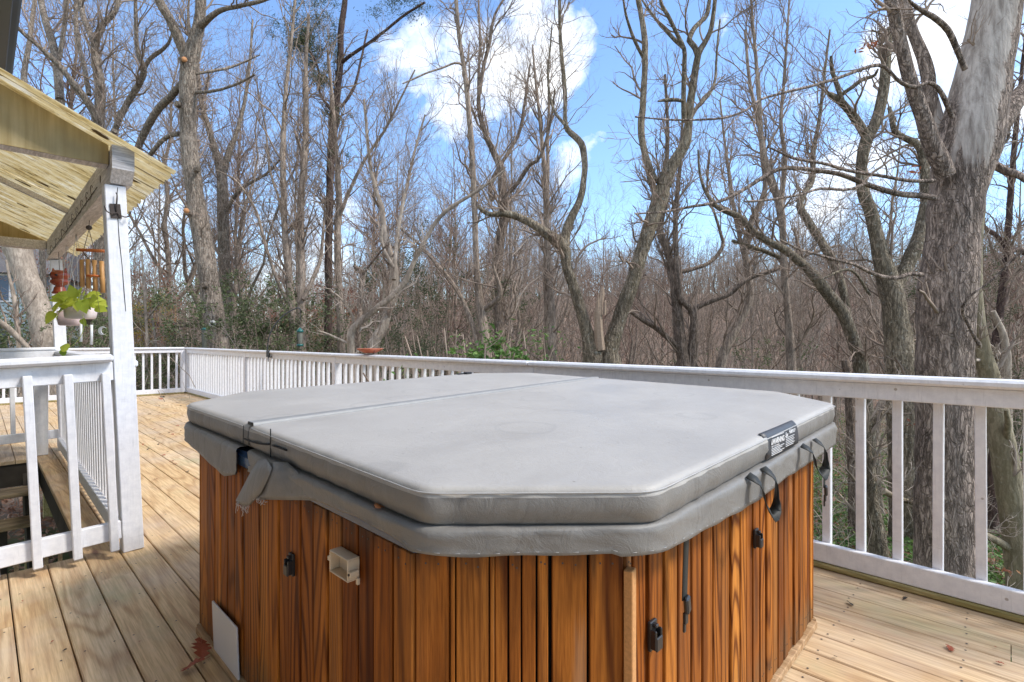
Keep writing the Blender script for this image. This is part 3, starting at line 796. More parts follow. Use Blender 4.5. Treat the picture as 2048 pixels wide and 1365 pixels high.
def on_face(i, t, out, z):
    a, b = face(i); d = (b - a) / np.linalg.norm(b - a); n = np.array([d[1], -d[0]])
    if n.dot((a + b) / 2 - cen) < 0: n = -n
    p = a + d * t + n * out
    return np.array([p[0], p[1], z]), np.array([*d, 0]), np.array([*n, 0])
def clip(i, t, z, s=1.0, knob=False):
    p, d, n = on_face(i, t, .004, z)
    m = MB()
    Z = np.array([0, 0, 1.0])
    def b(c, hx, hy, hz, ch=.002): m.obox(*(p + d * c[0] + n * c[1] + Z * c[2]), d, n, Z, hx, hy, hz, 0, ch)
    b((0, .004, 0), .014 * s, .0045, .030 * s)            # back plate
    b((-.011 * s, .014, -.004), .003, .008, .020 * s); b((.011 * s, .014, -.004), .003, .008, .020 * s)   # side cheeks
    b((0, .021, -.012 * s), .012 * s, .003, .014 * s); b((0, .010, .022 * s), .006 * s, .008, .004)
    return m.build('strap_clip', M_BLACK, tub)
clip(7, 2.385 - 1.49, .552, 1.05); clip(1, 1.06 - .955, .532, 1.1); clip(1, 1.724 - .955, .567, 1.0)
# open cream junction box on the left face
p, d, n = on_face(7, 2.385 - 1.165, .004, .654)
jb = MB(); Z = np.array([0, 0, 1.0])
def bb(c, hx, hy, hz, ch=.0015): jb.obox(*(p + d * c[0] + n * c[1] + Z * c[2]), d, n, Z, hx, hy, hz, 0, ch)
bb((0, .003, 0), .043, .003, .026); bb((0, .016, .0250), .045, .016, .002); bb((0, .016, -.0250), .045, .016, .002)
bb((-.043, .016, 0), .002, .016, .0230); bb((.043, .016, 0), .002, .016, .0230)
bb((-.050, .029, .004), .005, .003, .006); bb((.050, .019, -.006), .006, .012, .007); bb((.047, .006, -.030), .004, .004, .008)
jo = jb.build('junction_box', M_CREAM, tub)
s_ = MB().tube([p + d * .051 + n * .030 + Z * -.006, p + d * .051 + n * .034 + Z * -.006], .003, 8); s_.build('screw', M_IRON, jo)

# ================= cover =================
def ctop(X, Y):
    return .898 + .0205 * ((ST * X + CT * Y) - 1.05)
OUT = [(.628, .865), (.968, .525), (2.61, .545), (2.90, .86), (2.865, 2.58), (2.56, 2.85), (.950, 2.87), (.628, 2.60)]
SY = lambda X: 1.872 + .055 * (X - .64)
sl_, sr_ = (.640, SY(.64)), (2.877, SY(2.88))
def rounded(poly, rad, step=.03, keep=()):
    """walk a polygon, rounding its corners (except those in keep); returns dense points"""
    n = len(poly); out = []
    for i in range(n):
        p = np.array(poly[i]); a = np.array(poly[i - 1]); b = np.array(poly[(i + 1) % n])
        r = .004 if i in keep else rad
        da = (a - p) / np.linalg.norm(a - p); db = (b - p) / np.linalg.norm(b - p)
        s, e = p + da * r, p + db * r
        for t in np.linspace(0, 1, 7 if i not in keep else 3):
            out.append((1 - t) ** 2 * s + 2 * t * (1 - t) * p + t * t * e)
        nxt = b + (p - b) / np.linalg.norm(p - b) * (.004 if (i + 1) % n in keep else rad)
        L = np.linalg.norm(nxt - e); k = int(L / step)
        for t in range(1, k): out.append(e + (nxt - e) * t / k)
    return np.array(out)
def normals2(P, closed=True):
    T = np.roll(P, -1, 0) - np.roll(P, 1, 0) if closed else np.gradient(P, axis=0)
    T /= np.linalg.norm(T, axis=1)[:, None]
    N = np.stack([T[:, 1], -T[:, 0]], 1)
    if closed:
        c = P.mean(0)
        if ((P - c) * N).sum() < 0: N = -N
    return N
class Noise1:
    def __init__(s, seed, n=9, f=12):
        r = np.random.default_rng(seed); s.a = r.normal(size=n) / np.arange(1, n + 1) ** .4; s.k = r.uniform(1, f, n); s.p = r.uniform(0, 6.3, n)
    def __call__(s, t): return (s.a * np.sin(np.multiply.outer(t, s.k) + s.p)).sum(-1) / 3
n1, n2, n3 = Noise1(3, 9, 14), Noise1(4, 9, 8), Noise1(6, 10, 30)
cover = empty('tub_cover', (1.69, 1.65, .8), 'grey folding vinyl cover with a torn sagging skirt lying on the hot tub', 'spa cover')
THK = .084
def cushion(name, poly, keep, seed):
    P = rounded(poly, .045, .028, keep); N = normals2(P); n = len(P)
    arc = np.r_[0, np.cumsum(np.linalg.norm(np.diff(P, axis=0), axis=1))]
    c = P.mean(0)
    onseam = np.abs(P[:, 1] - SY(P[:, 0])) < .012
    rings = []
    for ins, dz, wob in [(.05, -THK, 0), (.014, -THK, .001), (.004, -THK + .010, .002), (-.003, -THK * .55, .004), (-.001, -.022, .003), (.0025, -.010, .0015), (.009, -.0030, .001), (.020, -.0005, .0), (.045, .0006, 0)]:
        wv_ = wob * n3(arc * 2.2 + seed)[:, None]
        if ins > .005:
            tc = c - P; q = P + tc / np.linalg.norm(tc, axis=1)[:, None] * (ins * 1.15) - N * wv_
        else: q = P - N * (ins + wv_)
        # along the fold the two halves meet in a shallow rounded valley
        z = np.array([ctop(*x) for x in P]) + dz
        z += np.where(onseam & (dz > -.03), -.004, 0)
        rings.append(np.c_[q, z])
    tc = c - P; base = P + tc / np.linalg.norm(tc, axis=1)[:, None] * .052
    for f_, dome in ((.9, .001), (.78, .002), (.62, .003), (.45, .0035), (.25, .004), (.08, .004)):
        q = c + (base - c) * f_
        z = np.array([ctop(*x) for x in q]) + .0006 + dome * .4 + .0018 * np.sin(q[:, 0] * 7 + q[:, 1] * 3 + seed) * (1 - f_) + .0012 * np.sin(q[:, 1] * 11 - q[:, 0] * 4)*(1-f_)
        rings.append(np.c_[q, z])
    V = np.vstack(rings); m = MB(); R = len(rings)
    fs = [(r * n + i, r * n + (i + 1) % n, (r + 1) * n + (i + 1) % n, (r + 1) * n + i) for r in range(R - 1) for i in range(n)]
    fs += [tuple((R - 1) * n + i for i in range(n)), tuple(range(n - 1, -1, -1))]
    m.add(V, fs, 0, True)
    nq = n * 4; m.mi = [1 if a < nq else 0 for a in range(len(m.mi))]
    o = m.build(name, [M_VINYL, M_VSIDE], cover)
    # stitched piping round the upper edge
    sel = ~onseam
    pp = np.c_[P + N * .0012, np.array([ctop(*x) for x in P]) - .0125]
    idx = np.where(sel)[0]
    # contiguous run (roll so it is unbroken)
    brk = [i for i in range(n) if onseam[i] and sel[(i + 1) % n]]
    s0 = (brk[0] + 1) % n if brk else 0
    run = [];
    for k in range(n):
        j = (s0 + k) % n
        if sel[j]: run.append(j)
        else: break
    MB().tube(pp[run], .0018, 5).build('piping', M_PIPING, o)
    return o
front = [OUT[0], OUT[1], OUT[2], OUT[3], (sr_[0], sr_[1] - .004), (sl_[0], sl_[1] - .004)]
back = [(sl_[0] , sl_[1] + .004), (sr_[0], sr_[1] + .004), OUT[4], OUT[5], OUT[6], OUT[7]]
f_o = cushion('foam_panel', front, (4, 5), 1); b_o = cushion('foam_panel', back, (0, 1), 5)
# the fold band that joins the halves
fb = MB(); xs_ = np.linspace(.648, 2.868, 30)
prof = [(-.028, -.006), (-.027, .0035), (-.020, .0058), (-.004, .0050), (.004, .0050), (.020, .0058), (.027, .0035), (.028, -.006)]
V = [(x, SY(x) + o_, ctop(x, SY(x)) + z) for x in xs_ for o_, z in prof]; kk = len(prof)
fb.add(V, [(i * kk + j, (i + 1) * kk + j, (i + 1) * kk + j + 1, i * kk + j + 1) for i in range(29) for j in range(kk - 1)], 0, True)
fb.build('fold_band', flatm('fold_band_vinyl', (.29, .285, .275), .5, .2, 30), cover)

# skirt that hangs from under the foam; two lengths, parted by the tear at the fold on the left side
SK = flatm('x', (1, 1, 1)); bpy.data.materials.remove(SK)
def skirt(pts, drop, seed, name='skirt'):
    """pts open polyline; drop(i/n)->hang below the top; bulging like a rolled hem"""
    P = []
    pts = [np.array(p, float) for p in pts]
    for i in range(len(pts) - 1):
        a, b = pts[i], pts[i + 1]; L = np.linalg.norm(b - a)
        if i > 0:
            pr = pts[i - 1]; s = a + (pr - a) / np.linalg.norm(pr - a) * .07; e = a + (b - a) / L * .07
            for t in np.linspace(0, 1, 8): P.append((1 - t) ** 2 * s + 2 * t * (1 - t) * a + t * t * e)
            a2 = e
        else: a2 = a
        b2 = b if i == len(pts) - 2 else b + (a - b) / L * .07
        k = max(2, int(np.linalg.norm(b2 - a2) / .02))
        for t in range(0 if i == 0 else 1, k + (1 if i == len(pts) - 2 else 0)): P.append(a2 + (b2 - a2) * t / k)
    P = np.array(P); N = normals2(P, False)
    if ((P - cen) * N).sum() < 0: N = -N
    arc = np.r_[0, np.cumsum(np.linalg.norm(np.diff(P, axis=0), axis=1))]; u_ = arc / arc[-1]
    D = np.array([drop(x, y) for x, y in P]) + .0022 * n1(arc * 1.3 + seed)
    n = len(P); bul = .0115 + .0035 * n2(arc + seed) 
    top = np.array([ctop(*p) for p in P])
    t0 = THK - .002
    rings = []
    for f_, o_, w_ in [(0, -.035, 0), (.0, -.004, .2), (.04, .55, .5), (.12, .95, .8), (.26, 1.08, 1), (.46, .98, 1), (.70, .90, 1), (.88, .88, 1), (1, .90, 1)]:
        off = (bul * o_ if o_ > 0 else o_) + w_ * .0024 * n3(arc * 1.6 + f_ * 2.5 + seed)
        z = top - t0 - (D - t0) * f_ + .0012 * w_ * n3(arc * 1.1 + 4 + seed)
        rings.append(np.c_[P + N * np.atleast_1d(off)[:, None] if np.ndim(off) else P + N * off, z])
    # inner face so the hem has thickness
    for f_, o_ in [(1, .76), (.6, .75), (.2, .7)]:
        off = bul * o_ - .002; z = top - t0 - (D - t0) * f_
        rings.append(np.c_[P + N * off[:, None], z])
    V = np.vstack(rings); R = len(rings); m = MB()
    m.add(V, [(r * n + i, r * n + i + 1, (r + 1) * n + i + 1, (r + 1) * n + i) for r in range(R - 1) for i in range(n - 1)], 0, True)
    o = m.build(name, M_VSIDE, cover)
    # stitch line above the hem
    st_ = MB(); r7 = rings[7]
    for i in range(2, n - 3):
        if (i % 2) == 0:
            a, b = r7[i] + np.r_[N[i] * .0012, 0], r7[i] * .45 + r7[i + 1] * .55 + np.r_[N[i] * .0012, 0]
            st_.tube([a, b], .0005, 4)
    st_.build('stitching', M_PIPING, o)
    return o
def drop_front(x, y):
    if x < .80 and y > .9:                      # left face, dips toward the tear
        return np.interp(y, [.9, 1.1, 1.3, 1.5, 1.7, 1.85], [.125, .120, .132, .152, .158, .158])
    if y < .58: return np.interp(x, [.97, 1.1, 1.5, 2.0, 2.6], [.142, .152, .165, .168, .172])
    if x < 1.0: return .135
    return .15
def drop_back(x, y):
    if x < .8: return np.interp(y, [1.86, 1.93, 2.03, 2.2, 2.4, 2.6], [.155, .185, .205, .190, .165, .150])
    return .17
sA = skirt([(sl_[0] - .002, sl_[1] - .03), OUT[0], OUT[1], OUT[2], OUT[3], (sr_[0], sr_[1])], drop_front, 0)
sB = skirt([(sl_[0] - .018, sl_[1] + .035), OUT[7], OUT[6], OUT[5], OUT[4], (sr_[0], sr_[1] + .01)], drop_back, 3)

# torn flaps at the fold
def flap(cols, name='torn_flap'):
    """cols: list of rows, each row a list of world points"""
    m = MB(); nr, nc = len(cols), len(cols[0]); V = [p for r in cols for p in r]
    fs = [(i * nc + j, i * nc + j + 1, (i + 1) * nc + j + 1, (i + 1) * nc + j) for i in range(nr - 1) for j in range(nc - 1)]
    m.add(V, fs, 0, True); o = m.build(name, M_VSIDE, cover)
    md = o.modifiers.new('th', 'SOLIDIFY'); md.thickness = .0025
    return o
def Lp(px, py, out):   # a point on the plane just outside the left face
    X = .64 - out; k_ = (px - 1024) / F; z = X / (CT * k_ + ST); y = z * (CT - ST * k_)
    return (X, y, EYE - (py - 680) / F * z)
rows = []
for a, b, oa, ob_ in [((517, 922), (533, 918), .020, .022), ((503, 944), (544, 936), .034, .032), ((494, 961), (540, 951), .038, .036), ((484, 980), (532, 968), .034, .040), ((473, 1001), (523, 986), .032, .042), ((476, 1006), (514, 996), .036, .038), ((490, 1013), (502, 1009), .038, .038)]:
    rows.append([Lp(a[0] + (b[0] - a[0]) * t, a[1] + (b[1] - a[1]) * t, oa + (ob_ - oa) * t + .006 * math.sin(t * 3.1)) for t in np.linspace(0, 1, 5)])
fl1 = flap(rows)
rows = []
for a, b, oa, ob_ in [((547, 925), (575, 925), .020, .012), ((538, 948), (596, 944), .032, .014), ((528, 970), (610, 968), .036, .014), ((519, 990), (622, 990), .036, .012), ((513, 999), (628, 1001), .034, .012)]:
    rows.append([Lp(a[0] + (b[0] - a[0]) * t, a[1] + (b[1] - a[1]) * t, oa + (ob_ - oa) * t + .004 * math.sin(t * 6)) for t in np.linspace(0, 1, 7)])
fl2 = flap(rows)
th = MB(); th2 = MB(); gg = np.random.default_rng(2)
for (px, py, n_) in ((478, 1004, 5), (487, 1010, 7), (496, 1008, 4), (516, 996, 6), (526, 1000, 5)):
    for _ in range(n_):
        x0, y0 = px + gg.uniform(-4, 4), py; L_ = gg.uniform(8, 24) if px < 500 else gg.uniform(5, 12); w = gg.uniform(-6, 4)
        (th if px < 500 else th2).tube([Lp(x0, y0 - 2, .038), Lp(x0 + w * .3 + gg.normal() * 2, y0 + L_ * .35, .044), Lp(x0 + w + gg.normal() * 2, y0 + L_ * .7, .042), Lp(x0 + w * .6 + gg.normal() * 3, y0 + L_, .04)], .0009, 4)
th.build('frayed_threads', M_THREAD, fl1); th2.build('frayed_threads', M_THREAD, fl2)
# zipper pocket and seams beside the fold
def seamL(px0, py0, px1, py1, out, r=.0016, name='seam', mat=None, mid=0):
    P_ = [Lp(px0 + (px1 - px0) * t, py0 + (py1 - py0) * t + mid * math.sin(t * math.pi), out) for t in np.linspace(0, 1, 8)]
    MB().tube(P_, r, 5).build(name, mat or M_LININGD, cover)
OL = .0062
seamL(487, 851, 486, 888, OL, .0014); seamL(541, 858, 541, 915, OL - .002, .0020)
seamL(489, 878, 538, 889, OL + .001, .0032, 'zip_slit', None, 3)
seamL(545, 891, 573, 901, OL + .001, .0030, 'zip_slit')

# webbing handles on the right side
def Rp(px, py, out):
    Y = .535 - out; k_ = (px - 1024) / F; z = Y / (CT - ST * k_); X = z * (CT * k_ + ST)
    return np.array((X, Y, EYE - (py - 680) / F * z))
def webbing(name, P_, half, par, w=(1, 0, 0)):
    P_ = catmull(P_, 18); w = np.array(w, float)
    T = np.gradient(P_, axis=0); T /= np.linalg.norm(T, axis=1)[:, None]
    wv = w - T * (T @ w)[:, None]; wv /= np.linalg.norm(wv, axis=1)[:, None]
    m = MB(); m.strip(P_ - wv * half, P_ + wv * half, 0, True, .0018); return m.build(name, M_WEB, par)
def handle(x0, x1, z0):
    zt_ = ctop(x0, .53) - THK + .004
    webbing('handle', [(x0, .520, zt_), (x0 + .004, .487, zt_ - .02), (x0 + .012, .478, zt_ - .07), ((x0 + x1) / 2 - .008, .474, z0 + .008), ((x0 + x1) / 2 + .012, .476, z0), (x1 - .010, .480, z0 + .030), (x1 - .004, .484, zt_ - .03), (x1, .520, zt_)], .017, cover, (.75, .5, .45))
handle(1.475, 1.60, .705); handle(1.985, 2.15, .715)
# lock straps with buckles
def strap(x, z1, z0, out=.548):
    s = webbing('lock_strap', [(x, out - .004, z1), (x + .004, out, (z1 * .6 + z0 * .4)), (x + .002, out + .002, z0)], .0125, cover)
    m = MB(); m.obox(x + .006, out - .004, z0 - .012, (1, .2, .15), (.2, -1, 0), (-.15, 0, 1), .0135, .006, .020, 0, .004); m.obox(x + .001, out - .002, z0 - .042, (1, 0, 0), (0, 1, 0), (0, 0, 1), .008, .004, .014, 0, .002)
    m.obox(x - .001, out, z0 - .064, (1, 0, 0), (0, 1, 0), (0, 0, 1), .005, .003, .012, 0, .002)
    m.build('buckle', M_BLACK, s)
strap(1.150, .745, .59); strap(2.385, .76, .60, .540)
# strap end and fitting lying at the far edge
m = MB(); m.obox(2.44, 2.80, ctop(2.44, 2.80) + .008, (1, .2, 0), (-.2, 1, 0), (0, 0, 1), .03, .018, .007, 0, .003); m.obox(2.385, 2.81, ctop(2.385, 2.81) + .006, (1, .1, 0), (-.1, 1, 0), (0, 0, 1), .03, .01, .003, 0, .001)
m.build('buckle', M_BLACK, cover)
# warning label folded over the edge
xa, xb_ = 1.655, 1.985
lab = MB(); rows = []
for yy_, dz in [(.552, .0035), (.546, .0020), (.538, -.006), (.5335, -.016), (.5300, -.035), (.5285, -.055), (.5300, -.0735)]:
    rows.append([(x, yy_ - .001 * math.sin((x - xa) * 9), ctop(x, yy_) + dz) for x in np.linspace(xa, xb_, 9)])
V = [p for r in rows for p in r]; lab.add(V, [(i * 9 + j, i * 9 + j + 1, (i + 1) * 9 + j + 1, (i + 1) * 9 + j) for i in range(len(rows) - 1) for j in range(8)], 0, True)
lo = lab.build('warning_label', M_LABEL, cover); md = lo.modifiers.new('th', 'SOLIDIFY'); md.thickness = .002; md.offset = 1
def text(s, size, x, z, par, name='lettering', shear=0, ysurf=.5270, bold=0):
    cu = bpy.data.curves.new('t', 'FONT'); cu.body = s; cu.size = size; cu.shear = shear; cu.extrude = .0002; cu.offset = bold
    to = bpy.data.objects.new('t', cu); COL.objects.link(to)
    dg = bpy.context.evaluated_depsgraph_get(); me = bpy.data.meshes.new_from_object(to.evaluated_get(dg))
    bpy.data.objects.remove(to)
    me.transform(Matrix.Translation((x, ysurf, z)) @ Matrix.Rotation(math.radians(1.2), 4, 'Y') @ Matrix.Rotation(math.pi / 2, 4, 'X'))
    me.materials.clear(); me.materials.append(M_INK)
    return link(name, me, par)
zb = ctop(1.7, .53)
text('WARNING', .024, xa + .052, zb - .0335, lo, bold=.0006); text('RISK OF DROWNING', .0078, xa + .043, zb - .0425, lo)
pr = MB()
ys_ = .5268
for x0, x1, z in [(.040, .160, -.0105)] + [(.040, .165 - .02 * (i % 3), -.047 - i * .0048) for i in range(5)] + [(.180, .275 - .012 * (i % 2), -.034 - i * .0055) for i in range(6)] + [(.24, .285, -.016), (.24, .285, -.020), (.24, .28, -.024)]:
    pr.box(xa + x0, xa + x1, ys_ - .0006, ys_, zb + z - .0008 + .0205 * ST * x0, zb + z + .0008 + .0205 * ST * x0)
tri = [(xa + .040, ys_, zb - .0335), (xa + .052, ys_, zb - .0335), (xa + .046, ys_, zb - .0165)]
pr.add(tri, [(0, 1, 2)]); pr.build('lettering', M_INK, lo)
text('Spa', .020, xa + .176, zb - .0275, lo, shear=.5, bold=.0003); text('Hub', .020, xa + .214, zb - .0215, lo, shear=.5, bold=.0003)

# white sheet leaning against the left face, leaf beside it
def leafmesh(name, c, rx, ry, rz, s, mat, label, cat='leaf', group=None, lobes=4):
    pts = []
    for k_ in range(lobes * 2 + 1):
        t = k_ / (lobes * 2); w = (.20 + .26 * (k_ % 2)) * (1 - abs(t - .45) * 1.1)
        pts.append((t, max(.02, w)))
    m = MB(); V = []
    for t, w in pts: V += [(t - .5, -w, .10 * w + .08 * math.sin(t * 5)), (t - .5, 0, .05 * math.sin(t * 4)), (t - .5 + .05, w, .16 * w + .05 * math.sin(t * 6))]
    n = len(pts)
    m.add(V, [(i * 3 + j, (i + 1) * 3 + j, (i + 1) * 3 + j + 1, i * 3 + j + 1) for i in range(n - 1) for j in (0, 1)], 0, False)
    m.tube([(-.75, 0, .02), (-.5, 0, 0), (.5, 0, .03)], .012, 4)
    o = m.build(name, mat, None); o.location = c; o.rotation_euler = (rx, ry, rz); o.scale = (s, s, s)
    md = o.modifiers.new('th', 'SOLIDIFY'); md.thickness = .008
    return tag(o, label, cat, group)
m = MB(); m.obox(.6185, 2.035, .108, (0, 1, .0), (1, 0, .035), (-.035, 0, 1), .132, .0035, .106, 0, .002)
tag(m.build('white_panel', M_PANELW), 'small white sheet standing on the deck against the left face of the hot tub', 'panel')
leafmesh('fallen_leaf', (.585, 2.20, .035), .35, -.3, 1.3, .095, M_RUST, 'big russet oak leaf lying curled beside the white sheet at the hot tub')
leafmesh('fallen_leaf', (.54, 2.13, .022), .2, .2, 2.9, .075, M_RUST, 'smaller russet leaf under the big oak leaf at the foot of the hot tub')
leafmesh('fallen_leaf', (*W(760, 993, 1.17)[:2], .822), .3, .1, .5, .035, M_ORLEAF, 'scrap of orange leaf caught on the skirt of the tub cover')
gg = np.random.default_rng(8)
for i in range(44):
    px, py = [(325, 795), (322, 799), (318, 812), (350, 830), (300, 840), (390, 960), (335, 905), (410, 815), (296, 900), (308, 860), (362, 812), (345, 870), (1810, 1200), (1900, 1300), (1700, 1210), (2000, 1330)][i] if i < 16 else ((gg.uniform(285, 380), gg.uniform(795, 980)) if i < 34 else (gg.uniform(1640, 2040), gg.uniform(1240, 1340)) if i < 38 else (gg.uniform(20, 330), gg.uniform(1150, 1340)))
    X, Y, _ = W(px, py, EYE * F / (py - 680))
    leafmesh('fallen_leaf', (X, Y, .008), gg.normal() * .2, gg.normal() * .2, gg.uniform(0, 6), (gg.uniform(.022, .045) if i < 34 else gg.uniform(.008, .014)) if i > 1 else .11, M_RUST if i % 2 else M_DARKW,
             'tiny dry brown leaf scrap lying on the deck boards' if i > 1 else 'russet oak leaf at the far end of the deck before the far railing', group='leaf scraps on the deck' if i > 1 else 'oak leaves at the far end of the deck')
# ================= things on and around the railing and porch =================
def rail_pt(px, h):
    k_ = (px - 1024) / F
    z = 3.13 / (ST + CT * k_); Y = z * (CT - ST * k_); return rbx(Y), Y, z
# terracotta dish
X, Y, z = rail_pt(733, 1.03)
d_ = empty('bird_dish', (X + .04, Y, 1.026), 'shallow terracotta dish with a wire stand sitting on the white rail cap', 'dish')
MB().lathe((X + .04, Y, 1.026), [(.055, .018), (.075, .022), (.115, .045), (.148, .062), (.152, .070), (.143, .072), (.11, .055), (.06, .034), (.001, .032)], 28).build('bowl', M_TERRA, d_)
m = MB()
for a in range(3):
    t = a * 2.1 + .4; m.tube([(X + .04 + .13 * math.cos(t), Y + .13 * math.sin(t), 1.082), (X + .04 + .10 * math.cos(t), Y + .10 * math.sin(t), 1.045), (X + .04 + .06 * math.cos(t), Y + .06 * math.sin(t), 1.030), (X + .04, Y, 1.030)], .003, 5)
m.build('wire_stand', M_IRON, d_)
# curved feeder arm clamped to the rail
X, Y, z = rail_pt(535, 1.03); 
arm = empty('shepherd_hook', (X, Y, 1.0), 'tall curved black iron arm clamped to the rail cap, holding a bird feeder', 'hook')
pts = [W(px, py, z + .35 * (px - 535) / 70) for px, py in [(535, 712), (535, 695), (538, 675), (546, 656), (558, 640), (573, 627), (588, 619), (597, 616), (601, 620), (602, 626)]]
MB().tube(catmull(pts, 30), .009, 8).build('arm', M_BLACK, arm)
m = MB(); c = W(536, 708, z); m.obox(c[0], c[1], c[2], (0, 1, 0), (1, 0, 0), (0, 0, 1), .03, .02, .05, 0, .003); m.obox(c[0] + .03, c[1] - .05, c[2] - .05, (0, 1, 0), (1, 0, 0), (0, 0, 1), .02, .05, .008, 0, .002)
m.tube([(c[0] - .03, c[1] - .09, c[2] - .12), (c[0] - .03, c[1] - .09, c[2] + .02)], .006, 6); m.build('clamp', M_BLACK, arm)
def feeder(px, ytop, ybot, ywire, zf, label, wd=.10):
    c = W(px, ybot, zf); h = (ybot - ytop) / F * zf
    r = empty('bird_feeder', tuple(c), label, 'bird feeder')
    MB().lathe(c, [(.36 * wd, 0), (.52 * wd, .0), (.52 * wd, .03), (.40 * wd, .035)], 18).build('tray', M_FGREEN, r)
    MB().lathe(c, [(.38 * wd, .035), (.40 * wd, .04), (.40 * wd, h - .07), (.38 * wd, h - .06)], 18).build('tube', M_SEED, r)
    MB().lathe(c, [(.42 * wd, h - .075), (.56 * wd, h - .07), (.52 * wd, h - .045), (.25 * wd, h - .02), (.12 * wd, h)], 18).build('cap', M_FGREEN, r)
    m = MB(); w = W(px + 1, ywire, zf); m.tube([(c[0], c[1], c[2] + h - .01), tuple(w)], .004, 5)
    for s_ in (-1, 1): m.tube([(c[0] + s_ * .4 * wd, c[1], c[2] + .03), (c[0] + s_ * .42 * wd, c[1], c[2] + h - .06)], .004, 5)
    m.build('hanger', M_BLACK, r)
feeder(600, 656, 693, 624, z + .33, 'green capped mesh bird feeder hanging from the curved black arm')
feeder(409, 655, 700, 618, 13.4, 'slim green capped tube bird feeder hanging beside the big leaning trunk', .15)
o = MB().tube(catmull([W(px, py, 13.4) for px, py in [(398, 624), (402, 618), (408, 616), (412, 619), (411, 626)]] , 12), .008, 6).build('feeder_bracket', M_BLACK)
tag(o, 'little black iron bracket on the big trunk holding a tube bird feeder', 'bracket')
o = MB().tube(catmull([W(px, py, 13.45) for px, py in [(412, 616), (419, 614), (423, 620), (424, 640), (424, 655)]] , 12), .007, 6).build('iron_hook', M_BLACK)
tag(o, 'thin black hook hanging against the big trunk above its knot hole', 'hook')

# ---- porch hangings ----
def beam_pt(px, X=None):
    X = bx if X is None else X
    k_ = (px - 1024) / F; z = X / (CT * k_ + ST); return X, z * (CT - ST * k_), z
# wire rod with hooks along the beam
rod = empty('hook_rail', (bx + .05, 5.2, 2.1), 'dark wire rod with small curled hooks along the inner side of the porch beam', 'hook rail')
MB().tube([(bx - .052, 4.0, 2.13), (bx - .052, 5.2, 2.10), (bx - .052, 7.1, 2.075)], .0025, 6).build('rod', M_IRON, rod)
for yk in (4.15, 4.35, 4.6, 4.85, 5.1, 5.4, 5.8, 6.3, 6.75):
    zk = 2.13 - .018 * (yk - 4.0)
    MB().tube(catmull([(bx - .054, yk, zk + .03), (bx - .062, yk, zk + .045), (bx - .066, yk, zk + .02), (bx - .062, yk, zk - .03), (bx - .072, yk + .01, zk - .05), (bx - .086, yk + .01, zk - .035)], 12), .0016, 5).build('hook', M_IRON, rod)
# bamboo chime
zc = 3.75; top = W(179, 441, zc)
ch = empty('wind_chime', tuple(top), 'bamboo wind chime with an orange wooden bar and four tubes hanging from the porch roof', 'wind chime')
MB().lathe(W(178, 456, zc), [(.004, .018), (.016, .012), (.020, 0), (.014, -.012), (.004, -.018)], 8, smooth=False).build('star_bead', M_IRON, ch)
m = MB(); m.tube([top, W(178, 452, zc)], .002, 5)
for px in (168, 188): m.tube([W(178, 460, zc), W(px, 498, zc)], .0022, 5)
for px, yt in ((164, 522), (176, 521), (189, 523), (203, 525)):
    for s_ in (-2, 2): m.tube([W(px + s_, 503, zc), W(px + s_ * .7, yt + 3, zc)], .0012, 4)
m.tube([W(188, 548, zc + .01), W(203, 650, zc + .01)], .0012, 4)
m.build('cord', M_DSTRING, ch)
m = MB(); a, b = W(153, 500, zc - .02), W(218, 503, zc + .05); m.tube([a, a * .5 + b * .5, b], .0115, 10); m.build('cross_bar', M_ORBAR, ch)
for px, yt, yb, sl in ((164, 520, 574, .5), (176, 519, 577, 1), (189, 521, 582, 2), (203, 523, 586, 3)):
    m = MB(); a, b = W(px, yt, zc), W(px + sl, yb, zc); m.tube([a, a * .52 + b * .48, a * .48 + b * .52, b], [.0145, .0145, .0152, .0145], 12); m.build('tube', M_BAMBOO, ch)
MB().lathe(W(189, 553, zc + .01), [(.03, -.006), (.05, -.004), (.05, .006), (.03, .008)], 16).build('clapper', M_ORBAR, ch)
# crescent moon sail
m = MB(); c = W(205, 662, zc); V = []; n = 14
rx_ = np.array([CT, -ST, 0]); ux = np.array([0, 0, 1.0]); fx = np.array([ST, CT, 0])
for dpt in (-.003, .003):
    for i in range(n):
        t = math.radians(50 + i * 260 / (n - 1)); V.append(c + rx_ * .031 * math.cos(t) + ux * .031 * math.sin(t) + fx * dpt)
    for i in range(n):
        t = math.radians(50 + i * 260 / (n - 1)); V.append(c + rx_ * (.013 + .022 * math.cos(t)) + ux * .025 * math.sin(t) + fx * dpt)
fs = []
for i in range(n - 1): fs += [(i, i + 1, n + i + 1, n + i), (2 * n + i, 3 * n + i, 3 * n + i + 1, 2 * n + i + 1), (i, 2 * n + i, 2 * n + i + 1, i + 1), (n + i, n + i + 1, 3 * n + i + 1, 3 * n + i)]
m.add(V, fs); m.build('moon_sail', M_MOON, ch)
